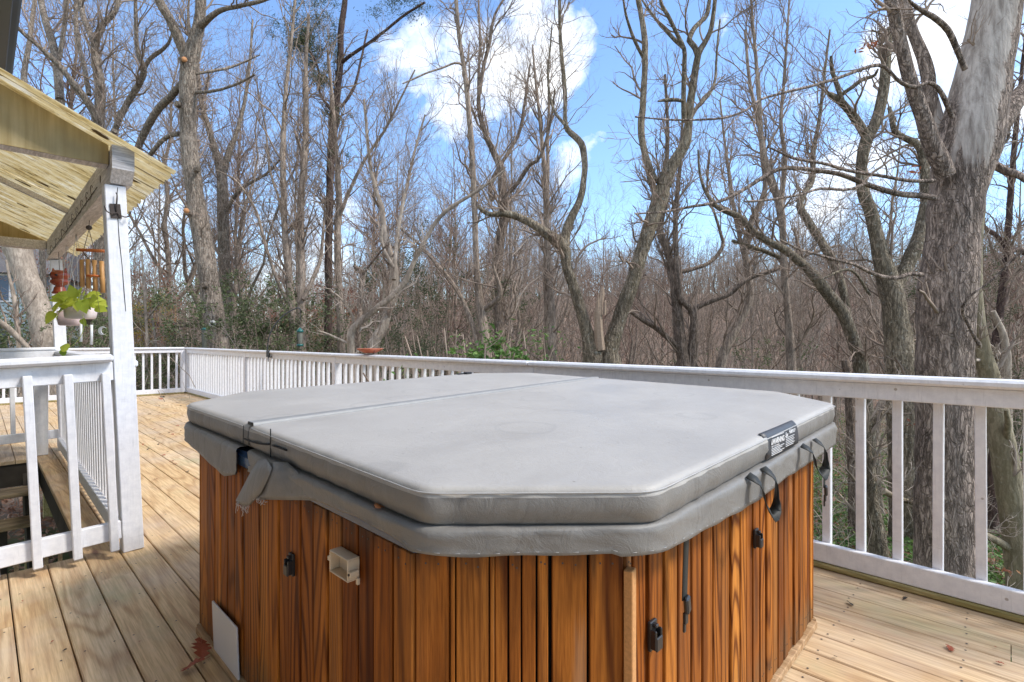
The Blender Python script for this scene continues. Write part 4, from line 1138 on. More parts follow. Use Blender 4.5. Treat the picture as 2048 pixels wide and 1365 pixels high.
# ceramic owl bell
zo = 5.1; c = W(119, 562, zo); U = zo / F
ow = empty('ceramic_bell', tuple(c), 'red brown ceramic bell shaped like an eared animal hanging by the far porch post', 'bell')
prof = [(.010, -.135), (.055, -.13), (.062, -.122), (.052, -.10), (.046, -.075), (.040, -.06), (.030, -.052), (.062, -.035), (.078, -.015), (.075, .0), (.058, .012), (.066, .022), (.078, .045), (.076, .068), (.058, .092), (.03, .104), (.004, .106)]
MB().lathe(c, [(r * 1.0, h) for r, h in prof], 24).build('body', M_CERAM, ow)
for s_ in (-1, 1):
    e = c + rx_ * .052 * s_ + ux * .082
    MB().tube([e, e + rx_ * .008 * s_ + ux * .022, e + rx_ * .014 * s_ + ux * .045], [.022, .014, .002], 8).build('ear', M_CERAM, ow)
    e = c + rx_ * .030 * s_ + ux * .050 - fx * .068
    MB().tube([e, e - fx * .010], [.012, .008], 10).build('eye', M_LININGD, ow)
MB().tube([c + ux * .10, W(118, 520, zo), W(117, 490, zo)], .003, 5).build('cord', M_DSTRING, ow)

def heart(m, c, d, nrm, s, droop=.25):
    d = np.array(d, float); d /= np.linalg.norm(d); nrm = np.array(nrm, float); nrm -= d * nrm.dot(d); nrm /= np.linalg.norm(nrm); w = np.cross(d, nrm)
    prof = [(-.12, .0), (-.16, .22), (-.05, .42), (.18, .50), (.45, .42), (.72, .24), (.9, .09), (1.02, 0)]
    V = []
    for t, h in prof:
        bend = -droop * max(t, 0) ** 2
        for s_ in (-1, 0, 1): V.append(np.array(c) + s * (d * (t if s_ or t > 0 else max(t, -.02)) + w * h * s_ + nrm * (bend + (.14 * h if s_ else 0))))
    n = len(prof)
    m.add(V, [(i * 3 + j, (i + 1) * 3 + j, (i + 1) * 3 + j + 1, i * 3 + j + 1) for i in range(n - 1) for j in (0, 1)], 0, True)
def planter(px, py, zp, w, h, mat, label, strings, plant, arches=True):
    c = W(px, py, zp); r = empty('hanging_planter', tuple(c), label, 'planter')
    def ringp(sx, sy, z, k=28):
        out = []
        for i in range(k):
            t = 2 * math.pi * i / k; e = .62
            cx_ = math.copysign(abs(math.cos(t)) ** e, math.cos(t)) * sx; cy_ = math.copysign(abs(math.sin(t)) ** e, math.sin(t)) * sy
            out.append(c + rx_ * cx_ + fx * cy_ + ux * z)
        return out
    V = []; pr = [(.78, -h / 2), (.90, -h / 2 + .008), (.96, -h * .2), (1.0, h / 2), (.95, h / 2), (.90, h / 2 - .025), (.5, h / 2 - .03)]
    for s_, z_ in pr: V += ringp(w / 2 * s_, w * .30 * s_, z_)
    k = 28; m = MB(); m.add(V, [(a * k + i, a * k + (i + 1) % k, (a + 1) * k + (i + 1) % k, (a + 1) * k + i) for a in range(len(pr) - 1) for i in range(k)] + [tuple(range(k - 1, -1, -1)), tuple((len(pr) - 1) * k + i for i in range(k))], 0, True)
    body = m.build('pot', mat, r)
    if arches:
        m = MB()
        for cx_ in (-.30, .02, .36):
            for q_ in range(1, 5):
                rr = .0085 * q_
                m.tube([c - fx * (w * .305 - .002 - (abs(cx_) ** 3) * .3) + rx_ * (w * cx_ + rr * math.cos(t) * .9) + ux * (-.012 + rr * math.sin(t) * 1.3 - (.0 if 1 else 0)) for t in np.linspace(0, math.pi, 9)], .0010, 4)
        m.build('arch_relief', M_POTP, body)
    m = MB()
    for (x0, y0) in strings:
        for s_ in (-.42, -.1, .40): m.tube([W(x0, y0, zp), c + rx_ * w * s_ + ux * h * .5 + fx * .05 * (1 if s_ == -.1 else -1) * w], .0017, 4)
    m.build('string', M_STRING, r)
    return r, c
gl = np.random.default_rng(21)
M_POTH = m_leaf('pothos_leaf', (.42, .52, .05), (.68, .74, .12), .45, (.22, .36, .04))
M_VINE = flatm('pothos_vine', (.38, .42, .12), .6, .2, 40)
r1, c1 = planter(161, 622, 4.25, .235, .135, M_POT, 'white hanging planter with arch pattern and trailing yellow green pothos leaves', [(152, 466)], True)
r2, c2 = planter(142, 637, 4.75, .215, .135, M_POTP, 'pale pink hanging planter, lower and half hidden behind the white one', [(133, 482)], False, False)
pl = empty('pothos_plant', tuple(c1 + ux * .06), 'yellow green trailing pothos growing out of the white hanging planter', 'plant')
m = MB(); vm = MB()
specs = [(150, 600, -.3, -.2), (165, 606, .2, -.5), (178, 610, .4, -.6), (142, 598, -.5, .2), (158, 588, 0, .6), (170, 586, .3, .5), (190, 592, .7, .4), (132, 602, -.9, -.1), (125, 596, -1, .2), (140, 592, -.6, .4), (150, 590, -.2, .5), (160, 595, .3, .3), (172, 594, .5, .4), (182, 590, .9, .4), (195, 598, 1, .1), (203, 606, 1, -.2), (200, 617, 1, -.4), (190, 607, .8, -.1), (120, 605, -1, 0), (112, 613, -1, -.3), (108, 622, -.8, -.7), (104, 633, -.5, -1), (118, 625, -.7, -.6), (130, 610, -.8, -.1), (138, 604, -.6, .1), (147, 607, -.3, -.2), (156, 613, .2, -.8), (128, 618, -.6, -.5), (168, 601, .2, .1), (176, 602, .6, 0), (115, 600, -1, .1), (134, 597, -.7, .3), (186, 600, .7, .1)]
for px, py, dx, dz in specs:
    zz = 4.10 + gl.uniform(-.06, .08)
    a = c1 + rx_ * gl.uniform(-.07, .07) + ux * .05
    b = W(px, py, zz); heart(m, b - (rx_ * dx + ux * dz) * .02, rx_ * dx + ux * dz + fx * gl.uniform(-.6, .2), -fx + ux * gl.uniform(.2, 1.2) + rx_ * gl.normal() * .4, gl.uniform(.05, .10), gl.uniform(.1, .5))
    vm.tube(catmull([a, a * .5 + b * .5 + ux * .03, b], 7), .0022, 5)
m.build('leaves', M_POTH, pl)
tr = catmull([W(px, py, 4.1) for px, py in [(165, 630), (168, 648), (164, 668), (155, 682), (143, 693), (130, 700), (126, 705)]], 18)
vm.tube(tr, .0026, 5); vm.build('vine', M_VINE, pl)
m = MB(); heart(m, W(135, 697, 4.1), -rx_ * 1 + ux * .25, -fx + ux * .5, .075); heart(m, W(165, 640, 4.1), rx_ * .4 - ux, -fx, .055); heart(m, W(126, 702, 4.1), rx_ * .1 - ux * 1, -fx + rx_ * .4, .05); m.build('leaves', M_POTH, pl)
# second small chime under the planters: dark star and pale tubes
sc = empty('wind_chime', tuple(W(174, 640, 4.6)), 'small chime of a dark star and pale glass tubes hanging below the planters', 'wind chime')
V = []; c = W(175, 643, 4.6)
for dpt in (-.004, .004):
    for i in range(10):
        t = math.pi / 2 + i * math.pi / 5; rr = .05 if i % 2 == 0 else .024; V.append(c + rx_ * rr * math.cos(t) + ux * rr * math.sin(t) + fx * dpt)
m = MB(); m.add(V, [tuple(range(10)), tuple(range(19, 9, -1))] + [(i, (i + 1) % 10, (i + 1) % 10 + 10, i + 10) for i in range(10)]); m.build('star', M_DARKW, sc)
for px, y0, y1 in ((162, 648, 684), (183, 650, 690)):
    MB().tube([W(px, y0, 4.6), W(px, y1, 4.6)], .011, 8).build('tube', M_MOON, sc)
    MB().tube([W(175, 560, 4.6), W(px, y0, 4.6)], .0012, 4).build('cord', M_DSTRING, sc)

# ================= terrain =================
def smooth(a, b, x):
    t = np.clip((x - a) / (b - a), 0, 1); return t * t * (3 - 2 * t)
def ground_h(X, Y):
    X = np.asarray(X, float); Y = np.asarray(Y, float)
    x, z = W2C(X, Y)
    left = -2.2 + .9 * smooth(10, 22, z) - .3 * smooth(22, 60, z)
    d = np.maximum(X - 3, 0) * .85 + np.maximum(z - 4, 0) * .35
    right = -2.55 - 1.3 * smooth(2, 30, d)
    hill = 12.5 * smooth(26, 92, z + .15 * x) + 5 * smooth(90, 200, z)
    hill_l = 2.2 * smooth(35, 120, z)
    w = smooth(-.62, -.05, x / np.maximum(z, 4))
    h = left * (1 - w) + right * w + hill * w + hill_l * (1 - w)
    return h + .18 * np.sin(X * .7) * np.cos(Y * .6) + .06 * np.sin(X * 2.3 + Y)
nx_, ny_ = 230, 230
gx = np.sign(np.linspace(-1, 1, nx_)) * np.abs(np.linspace(-1, 1, nx_)) ** 2.2 * 330 + 6; gy = np.sign(np.linspace(-1, 1, ny_)) * np.abs(np.linspace(-1, 1, ny_)) ** 2.2 * 330 + 6
XX, YY = np.meshgrid(gx, gy, indexing='ij'); ZZ = ground_h(XX, YY)
V = np.stack([XX, YY, ZZ], -1).reshape(-1, 3); i = np.arange(nx_ - 1)[:, None] * ny_ + np.arange(ny_ - 1)[None, :]
Q = np.stack([i, i + ny_, i + ny_ + 1, i + 1], -1).reshape(-1, 4)
q = NT('leaf_litter'); co = q.co()
n_a = q.noise(co, .35, 5, .6); n_b = q.noise(co, 14, 5, .75); lv = q.vor(co, 22, out='Color')
c = q.mix(q.ramp(n_b, [(.3, 0), (.7, 1)]), (.15, .11, .088), (.28, .21, .17))
sp = q.n('ShaderNodeSeparateColor'); q.set(sp.inputs[0], lv)
c = q.mix(q.ramp(sp.outputs[0], [(.7, 0), (.8, .7)]), c, (.34, .17, .09)); c = q.mix(q.ramp(sp.outputs[1], [(.72, 0), (.8, .7)]), c, (.30, .25, .20))
gm_ = q.ramp(n_a, [(.46, 0), (.6, .45)]); sepg = q.n('ShaderNodeSeparateXYZ'); q.set(sepg.inputs[0], co)
near = q.ramp(q.ma('DIVIDE', q.ma('ADD', q.ma('MULTIPLY', sepg.outputs[0], .7), q.ma('MULTIPLY', sepg.outputs[1], .55)), 40), [(.3, 1), (.75, 0)])
c = q.mix(q.ma('MULTIPLY', near, q.ramp(n_a, [(.40, 0), (.52, .8)])), c, (.07, .11, .035))
q.bump(n_b, .8, .05); M_GROUND = q.fin(c, .95, .1)
go = link('ground', np_mesh('ground', V, Q, [M_GROUND])); tag(go, kind='structure'); go['label'] = 'leaf strewn slope under and beyond the deck'

# ================= trees =================
B_GREY = m_bark('grey_furrowed_bark', (.09, .068, .05), (.44, .355, .28), 9, 1.6, .55, (.46, .46, .40))
B_BIG = m_bigbark()
B_BROWN = m_bark('brown_plated_bark', (.08, .056, .04), (.42, .32, .25), 12, 2.6, .25, (.44, .42, .38))
B_SMOOTH = m_bark('smooth_beech_bark', (.22, .175, .135), (.45, .37, .295), 1.5, .6, .2, (.46, .43, .37), .12)
B_OLIVE = m_bark('olive_smooth_bark', (.17, .14, .09), (.32, .27, .185), 3, .8, .35, (.42, .40, .32), .3, .12)
B_MOSS = m_bark('mossy_rough_bark', (.08, .062, .042), (.42, .34, .245), 10, 2.2, .6, (.52, .50, .43), .9, .10)
B_PINE = m_bark('dark_pine_bark', (.06, .04, .035), (.17, .11, .09), 9, 3, 0)
B_FAR = m_bark('woodland_bark', (.13, .098, .075), (.44, .345, .27), 7, 1.2, .4, (.42, .41, .35), .4)
T_TAN = m_twig('tan_twigs', (.15, .11, .082), (.34, .26, .205)); T_PALE = m_twig('pale_twigs', (.22, .175, .14), (.42, .35, .29)); T_RED = m_twig('reddish_twigs', (.16, .10, .078), (.33, .23, .18))
L_HOLLY = m_leaf('holly_leaf', (.085, .115, .045), (.17, .21, .085), .25, (.25, .27, .13)); L_OLIVE = m_leaf('evergreen_leaf', (.075, .095, .045), (.14, .165, .08), .25)
L_LAUREL = m_leaf('laurel_leaf', (.08, .17, .035), (.20, .34, .08), .3, (.32, .42, .14)); L_NEEDLE = m_leaf('pine_needles', (.045, .07, .025), (.10, .13, .045), .25)
L_RUSSET = m_leaf('russet_leaves', (.26, .085, .05), (.42, .17, .10), .3, (.50, .28, .12)); L_GOLD = m_leaf('gold_leaves', (.50, .34, .05), (.62, .46, .09), .35)
L_LITTER = m_leaf('fallen_leaves', (.26, .13, .075), (.42, .25, .16), .15, (.45, .17, .08)); L_IVY = m_leaf('ground_ivy', (.07, .15, .035), (.17, .28, .07), .3, (.26, .34, .12))

class Tree:
    def __init__(s, name, label, z, bark, cat='tree', seed=1, group=None):
        s.z = z; s.bark = bark; s.g = np.random.default_rng(seed); s.main = []; s.P = []; s.R = []
        s.name, s.label, s.cat, s.group = name, label, cat, group
    def limb(s, pts, dz=0.0, ground=False, twigs=True, k=10, n=None, dz0=0.0, nub=False):
        """pts: (px,py,half width px); half widths and places become metres at the depth of the tree"""
        P_ = []
        N = len(pts)
        for i, (px, py, r) in enumerate(pts):
            zz = s.z + dz0 + dz * (i / max(1, N - 1)); p = W(px, py, zz); P_.append([*p, r * zz / F * (1.0 if s.z < 8 else .86)])
        if ground:
            a = P_[0]; b = P_[1]; gh = float(ground_h(a[0], a[1])) - .25
            d = (np.array(a[:3]) - np.array(b[:3])); d /= np.linalg.norm(d) + 1e-9
            H_ = max(a[2] - gh, .2); d = d * .35 + np.array([0, 0, -1.0]) * .65; d /= -d[2]
            e = np.array(a[:3]) + d * H_
            mid = np.array(a[:3]) + d * H_ * .45
            P_ = [[*e, a[3] * 1.45], [*(e * .85 + np.array(a[:3]) * .15), a[3] * 1.2], [*mid, a[3] * 1.07]] + P_
        P_ = np.array(P_); L = np.linalg.norm(np.diff(P_[:, :3], axis=0), axis=1).sum()
        n = n or int(np.clip(L / .10, 14, 90))
        Q_ = catmull(P_, n); r = np.maximum(Q_[:, 3], .004)
        # knobbly outline
        jit = s.g.normal(size=(n, 3)) * (np.minimum(r, .06) * .06)[:, None]; jit[1:-1] = (jit[:-2] + jit[1:-1] * 2 + jit[2:]) / 3; jit[0] = 0; Q_[:, :3] += jit
        rn_ = s.g.normal(size=n) * .035; r = r * (1 + np.convolve(rn_, [.25, .5, .25], 'same'))
        if not nub: pass
        s.main.append((Q_[:, :3], r, k))
        if twigs:
            t = np.linspace(0, n - 1, 12).astype(int); s.P.append(Q_[t, :3]); s.R.append(r[t])
        return s
    def build(s, n1_=26, n2_=110, n3_=320, L1=1.7, L2=.85, L3=.42, up=.35, tw=None, tmin=.25, leaf=None, bias=None, wob=.24, zlow=None):
        root = empty(s.name, tuple(s.main[0][0][0]), s.label, s.cat, s.group)
        parts = []
        for P_, r, k in s.main:
            V, Q_ = tubes(P_[None], r[None], k)
            # rough radial lumps so the outline is not a clean pipe
            parts.append((V, Q_))
            n = len(P_)
            for e in (0, n - 1):  # end caps
                ring = V[e * k:(e + 1) * k]; c = ring.mean(0, keepdims=True)
                VV = np.vstack([ring, c]); QQ = np.array([[j, (j + 1) % k, k, k] for j in range(k)])[:, [0, 1, 2, 2]]
                # quads with a doubled corner are avoided: use two-step fan
                QQ = np.array([[j, (j + 1) % k, (j + 2) % k, k] for j in range(0, k, 2)]); parts.append((VV, QQ))
        V, Q_, _ = merge(parts)
        link('trunk', np_mesh('trunk', V, Q_, [s.bark]), root)
        if s.P and n1_:
            P0 = np.array(s.P); R0 = np.array(s.R)
            a, ra = kids(P0, R0, n1_, L1, .40, s.g, up, tmin=tmin, n=7, cap=.030, wob=wob, bias=bias)
            if zlow is not None:
                keep = a[:, 0, 2] > zlow; a, ra = a[keep], ra[keep]
            n2_ = int(n2_ * 1.3); n3_ = int(n3_ * 1.9)
            b, rb = kids(a, ra, n2_, L2, .62, s.g, up * .8, n=6, cap=.016, wob=wob)
            c, rc = kids(np.concatenate([b]), np.concatenate([rb]), n3_, L3, .66, s.g, up * .7, n=4, cap=.007, wob=wob, rmin=.0024)
            parts = [tubes(a, ra, 5), tubes(b, rb, 4), tubes(c, rc, 3)]
            if leaf is not None:
                m_, cnt, sz = leaf
                base = c.reshape(-1, 3); Cn = base[s.g.choice(len(base), cnt)] + s.g.normal(size=(cnt, 3)) * .03
                V2, Q2 = leaves(Cn, sz, s.g, .3); V, Q_, mi = merge([(*p, 0) for p in parts] + [(V2, Q2, 1)])
                link('crown', np_mesh('crown', V, Q_, [tw or T_TAN, m_], mi), root)
            else:
                V, Q_, mi = merge(parts); link('crown', np_mesh('crown', V, Q_, [tw or T_TAN]), root)
        s.root = root
        return root
# ---- traced trees near the deck ----
t = Tree('bare_tree', 'thick leaning grey trunk with pruned stubs and a knot hole beyond the far railing corner', 14.2, B_GREY, seed=3)
t.limb([(440, 700, 22), (429, 640, 22), (418, 560, 21.5), (405, 480, 21), (392, 400, 18.5), (379, 300, 18), (376, 200, 17.5), (378, 140, 18), (384, 105, 17), (398, 50, 12), (402, 0, 11), (405, -90, 9), (412, -200, 6)], ground=True, k=14)
t.limb([(374, 118, 12), (358, 80, 11), (340, 40, 10), (318, 0, 9.5), (296, -60, 8), (270, -160, 5)], dz=-1)
t.limb([(400, 55, 8), (415, 40, 7), (440, 22, 5.5), (480, 12, 4.6), (530, 0, 4.2), (600, -25, 3)], dz=-1.4)
t.limb([(376, 122, 7), (385, 90, 6.5), (380, 70, 5), (376, 30, 3), (380, -20, 2)], dz=.6)
t.limb([(362, 170, 7), (340, 195, 8), (320, 215, 8), (300, 245, 8), (278, 290, 7), (262, 335, 6)], dz=1.2)
t.limb([(358, 268, 6), (338, 272, 5), (318, 288, 5), (300, 310, 4.5), (285, 330, 3)], dz=.8)
t.limb([(390, 186, 4), (430, 182, 3.3), (470, 170, 2.8), (510, 150, 2)], dz=-.8)
t.limb([(392, 148, 3), (440, 140, 3), (470, 132, 2.4), (520, 110, 1.5)], dz=.8)
for s_, e_ in (((368, 122, 6), (362, 119, 5.5)), ((392, 340, 7), (398, 338, 6)), ((382, 430, 8), (373, 424, 6)), ((415, 575, 9), (405, 570, 6)), ((358, 210, 8), (353, 207, 5))):
    t.limb([s_, ((s_[0] + e_[0]) / 2, (s_[1] + e_[1]) / 2, (s_[2] + e_[2]) / 2), e_], dz=-.5, twigs=False, n=6)
r_ = t.build(46, 210, 560, 2.2, 1.1, .5, .3, zlow=1.8)
for (px, py, zz, w) in ((369, 120, 13.72, .085), (398, 338, 13.75, .05), (373, 422, 13.66, .085)):
    m = MB(); p = W(px, py, zz); m.tube([p, p + np.array([-ST * .04 * 0, -.02, 0]) - fx * .015], [w * .8, w * .8], 12); m.build('pruned_cut', flatm('cut_wood', (.52, .24, .10), .8, .3, 30) if px == 369 else bpy.data.materials['cut_wood'], r_)
p = W(425, 648, 13.86); m = MB(); m.tube([p, p - fx * .02], [.10, .085], 12); kh = m.build('knot_hole', flatm('knot_callus', (.52, .50, .46), .8, .3, 12), r_)
m = MB(); m.tube([p - fx * .01, p - fx * .028], [.048, .046], 12); m.build('hole', M_LININGD, kh)

Tree('bare_tree', 'straight grey tree standing close behind the thick leaning trunk', 19, B_GREY, seed=4).limb([(452, 700, 15), (450, 560, 13), (446, 440, 12), (443, 350, 11), (430, 300, 8), (415, 250, 6), (400, 190, 5), (395, 120, 3)], ground=True).limb([(445, 350, 8), (460, 300, 7), (472, 270, 5), (490, 200, 4), (500, 120, 3), (505, 40, 2)], dz=1).limb([(447, 430, 5), (480, 380, 4), (530, 350, 3), (560, 320, 2)], dz=-1).build(40, 200, 600, 2.4, 1.2, .55)
t = Tree('bare_tree', 'many limbed grey tree rising behind the yellow porch roof', 16.5, B_GREY, seed=5)
t.limb([(208, 705, 18), (205, 600, 16), (203, 480, 14), (200, 350, 12), (197, 260, 11.5), (201, 190, 10.5), (194, 130, 9.5), (190, 90, 8), (205, 50, 6.5), (232, 20, 5), (240, -30, 4), (245, -100, 3)], ground=True, k=12)
t.limb([(200, 250, 9), (186, 222, 8.5), (165, 190, 7.5), (140, 158, 6.5), (112, 125, 6), (80, 95, 5), (50, 70, 4.5), (20, 40, 3)], dz=-1.5)
t.limb([(192, 95, 7), (178, 60, 6.5), (166, 30, 6), (158, -20, 5), (150, -90, 4)], dz=.8)
t.limb([(228, 266, 6), (240, 235, 6.5), (262, 195, 6.5), (280, 165, 6.5), (288, 140, 6), (275, 100, 4.5), (272, 40, 4), (270, -40, 3)], dz=-1)
t.limb([(288, 140, 4.5), (300, 118, 4.5), (325, 100, 4), (338, 85, 3), (350, 50, 2)], dz=-.5)
t.limb([(200, 270, 8), (215, 275, 7), (230, 262, 6)], dz=-.3, twigs=False)
t.limb([(178, 190, 5), (170, 140, 5), (160, 100, 4.5), (152, 40, 4), (160, -20, 3)], dz=1)
t.limb([(120, 200, 9), (116, 150, 8.5), (106, 90, 8), (92, 45, 7), (82, 0, 6), (75, -60, 5)], dz=1.5, dz0=.5)
t.limb([(124, 480, 11), (126, 330, 10), (120, 200, 9)], dz=-.8, dz0=1, twigs=False)
t.limb([(118, 120, 5), (128, 60, 4.5), (135, 0, 4), (142, -50, 3)], dz=.5, dz0=1)
t.limb([(60, 250, 6), (48, 160, 6), (58, 90, 5), (70, 0, 4)], dz=1, dz0=2)
t.build(85, 330, 760, 2.1, 1.1, .5, .3, zlow=2.5)
t = Tree('bare_tree', 'thick pale smooth beech trunk leaning left beside the blue grey house', 13, B_SMOOTH, seed=6)
t.limb([(98, 705, 27), (86, 650, 25), (72, 605, 24), (55, 560, 23), (42, 520, 25), (30, 480, 28), (15, 430, 30), (-10, 360, 28), (-40, 260, 22)], ground=True, k=16)
t.build(0)
Tree('bare_tree', 'thin pale sapling beside the thick beech trunk', 11.5, B_SMOOTH, seed=7).limb([(38, 700, 5), (34, 640, 5), (28, 590, 4.5), (20, 560, 3), (12, 520, 2)], ground=True, n=20).limb([(60, 700, 5), (40, 680, 6), (20, 660, 6.5), (0, 645, 6), (-20, 630, 5)], dz=-.6).build(16, 50, 120, 1.0, .5, .3)
Tree('bare_tree', 'straight slim trunk seen right beside the far porch post', 15, B_GREY, seed=8).limb([(90, 705, 6), (88, 600, 6), (84, 500, 6), (80, 400, 5), (74, 300, 5)], ground=True, n=40).build(8, 20, 40, 1.0, .5, .3)
# young pale saplings near the far rail
Tree('sapling', 'thin pale forked sapling right of the near porch post', 14.4, B_SMOOTH, seed=9).limb([(290, 790, 3.5), (294, 690, 3.3), (291, 620, 2.8), (288, 560, 2.4), (283, 500, 1.8)], ground=True, n=30).limb([(293, 640, 2), (310, 618, 1.8), (335, 590, 1.6), (370, 565, 1)], dz=-.5).build(14, 40, 90, .8, .5, .3, tw=T_PALE)
Tree('sapling', 'crooked white barked sapling with a sharp bend near the far railing corner', 14.6, B_SMOOTH, seed=10).limb([(312, 700, 2.3), (308, 660, 2.2), (303, 632, 2.0), (296, 626, 1.4), (288, 622, .8)], ground=True, n=24).build(8, 24, 60, .5, .3, .2, tw=T_PALE)
# pine with patches of needles
t = Tree('pine_tree', 'tall straight dark pine with patches of green needles high up', 18, B_PINE, 'tree', 11)
t.limb([(655, 720, 9), (657, 600, 8.5), (657, 500, 8.5), (659, 400, 8), (662, 320, 9), (668, 240, 11), (673, 200, 8), (680, 130, 7.5), (682, 60, 7), (690, 0, 6), (694, -80, 5)], ground=True, k=12)
t.limb([(682, 128, 4), (700, 112, 4), (730, 92, 3.6), (770, 62, 3.2), (810, 30, 3), (850, 5, 2.5)], dz=-.8)
t.limb([(666, 225, 4), (650, 205, 3.2), (638, 180, 2.8), (638, 150, 2.5), (630, 120, 2.2), (610, 90, 1.5)], dz=-.8)
t.limb([(682, 215, 3.5), (700, 190, 3.4), (712, 165, 3), (722, 120, 2.5), (735, 60, 2)], dz=.8)
t.build(36, 150, 420, 1.7, .9, .45, .25, zlow=4)
def clump(g, px, py, z, rx, ry, n, depth=.8):
    """leaf positions in an uneven cloud about a point; sizes in photo pixels at that distance"""
    k_ = max(4, n // 120); U = z / F
    sub = g.normal(size=(k_, 3)) * np.array([rx * U * .55, depth * .5, ry * U * .5])
    idx = g.integers(0, k_, n); o = sub[idx] + g.normal(size=(n, 3)) * np.array([rx * U * .22, depth * .22, ry * U * .22]) * g.uniform(.4, 1.3, (n, 1))
    c = W(px, py, z)
    return c + o[:, :1] * rx_ + o[:, 1:2] * fx + o[:, 2:] * ux
gc = np.random.default_rng(31)
Cs = np.vstack([clump(gc, px, py, 17.6, rx, ry, n) for px, py, rx, ry, n in ((615, 75, 38, 45, 4200), (600, 105, 30, 22, 1800), (650, 150, 25, 30, 1300), (640, 30, 40, 30, 1500), (670, 90, 14, 60, 900), (668, 310, 12, 20, 300), (790, 12, 70, 14, 1600), (700, 240, 30, 14, 300), (660, 240, 10, 16, 350))])
V, Q_ = leaves(Cs, .06, gc, 0, .14); link('crown', np_mesh('crown', V, Q_, [L_NEEDLE]), t.root)

t = Tree('bare_tree', 'cluster of slim upright stems forking from one base behind the hanging green feeder', 16, B_FAR, seed=12)
t.limb([(588, 705, 10), (586, 640, 9.5), (578, 560, 8), (571, 480, 7.5), (568, 420, 7), (566, 300, 6), (572, 180, 4.5), (582, 90, 3.5), (590, 0, 3)], ground=True)
t.limb([(604, 700, 10), (602, 620, 9.5), (603, 540, 9), (601, 470, 8.5), (602, 400, 7.5), (610, 310, 7), (612, 220, 6), (612, 120, 4.5), (618, 30, 3)], dz=.8, ground=True)
t.limb([(606, 600, 5), (625, 560, 5), (640, 520, 4), (646, 470, 3), (650, 400, 2)], dz=1)
t.limb([(578, 610, 5), (560, 575, 4), (545, 535, 3.6), (528, 480, 3.3), (515, 430, 3), (500, 400, 2.6), (470, 360, 2), (430, 340, 1.4)], dz=-1.2)
t.limb([(570, 470, 4), (558, 400, 3), (540, 340, 2.6), (530, 250, 2), (512, 160, 1.4)], dz=.8)
t.build(80, 320, 760, 2.0, 1.1, .5, .55)
Tree('bare_tree', 'grey brown trunk standing between the pine and the slim stem cluster', 17, B_FAR, seed=13).limb([(682, 705, 9), (680, 620, 9), (676, 540, 8), (675, 460, 8), (678, 400, 7.5), (674, 320, 5), (665, 200, 4), (655, 100, 3)], ground=True).limb([(677, 440, 4), (700, 380, 4), (730, 320, 3.4), (770, 260, 3), (800, 200, 2.4), (830, 140, 1.6)], dz=-1).build(50, 220, 560, 2.0, 1.1, .5, .5)
t = Tree('bare_tree', 'low tree with a long limb sweeping up to the right behind the terracotta dish', 9.5, B_SMOOTH, seed=14)
t.limb([(702, 712, 8), (702, 690, 8), (702, 666, 9), (715, 648, 8), (740, 628, 7.5), (765, 608, 7), (790, 588, 6.5), (812, 560, 6), (825, 530, 5.6), (845, 490, 5.2), (868, 450, 4.8), (895, 420, 4.4), (930, 398, 4), (970, 372, 3), (1010, 340, 2)], ground=True, dz=-.4)
t.limb([(702, 665, 4), (706, 640, 3.5), (698, 620, 3), (680, 596, 2.5), (660, 582, 2)], dz=-.3)
t.limb([(700, 690, 3), (680, 680, 3), (655, 668, 2.2), (636, 662, 1.4)], dz=-.4)
t.build(26, 90, 200, .9, .45, .25, tw=T_PALE, tmin=.35)
t = Tree('bare_tree', 'smooth grey tree with an S bent trunk behind the terracotta dish', 11, B_SMOOTH, seed=15)
t.limb([(742, 712, 13), (752, 680, 12), (768, 650, 11), (776, 620, 10), (784, 595, 10), (789, 560, 10), (786, 530, 9.5), (776, 495, 8), (768, 460, 7), (764, 420, 6.5), (755, 390, 5), (742, 340, 4), (735, 280, 3.4), (728, 200, 2.5)], ground=True, dz=.8, k=12)
t.limb([(786, 535, 5), (778, 520, 4.5), (768, 500, 4), (763, 480, 3.5), (765, 450, 2.5)], dz=-.2)
t.limb([(788, 560, 5), (792, 500, 4.5), (800, 440, 4), (812, 380, 3.4), (830, 300, 2.6), (850, 230, 2)], dz=1)
t.build(46, 190, 480, 1.4, .75, .35, .4)
Tree('bare_tree', 'broken slender trunk with a reddish snapped top left of the dish', 10.5, B_BROWN, seed=16).limb([(716, 712, 7), (717, 660, 6.5), (721, 600, 6), (724, 550, 6), (716, 538, 5), (706, 532, 2)], ground=True).limb([(724, 552, 3), (740, 530, 2.6), (760, 505, 2.2), (775, 490, 1.5)], dz=-.3).build(12, 40, 90, .8, .4, .25)
t = Tree('bare_tree', 'tall straight slim trunk with one dark hooked limb low on its right', 12, B_FAR, seed=17)
t.limb([(972, 720, 15), (966, 660, 13), (960, 610, 10), (955, 560, 8), (952, 500, 7), (949, 420, 7), (945, 330, 7), (941, 260, 6.5), (930, 150, 5.5), (922, 100, 5), (915, 40, 4.6), (911, -20, 4), (905, -90, 3)], ground=True, k=12)
t.limb([(968, 618, 6.5), (985, 608, 6), (1000, 592, 6), (998, 570, 5), (990, 545, 3.6), (986, 520, 2.6), (992, 470, 2)], dz=-.5)
t.limb([(927, 132, 3), (912, 126, 2.4), (885, 136, 2.2), (855, 146, 2), (828, 158, 2), (805, 168, 1.4)], dz=-.5)
t.limb([(958, 700, 7), (948, 660, 6), (935, 625, 6), (925, 600, 5), (900, 560, 4.6), (870, 525, 4), (840, 490, 3.4), (805, 460, 3), (790, 435, 2)], dz=.8)
t.build(44, 190, 460, 1.4, .8, .4, .4)
t = Tree('bare_tree', 'twisting grey brown tree just right of the tall straight slim trunk', 14, B_BROWN, seed=18)
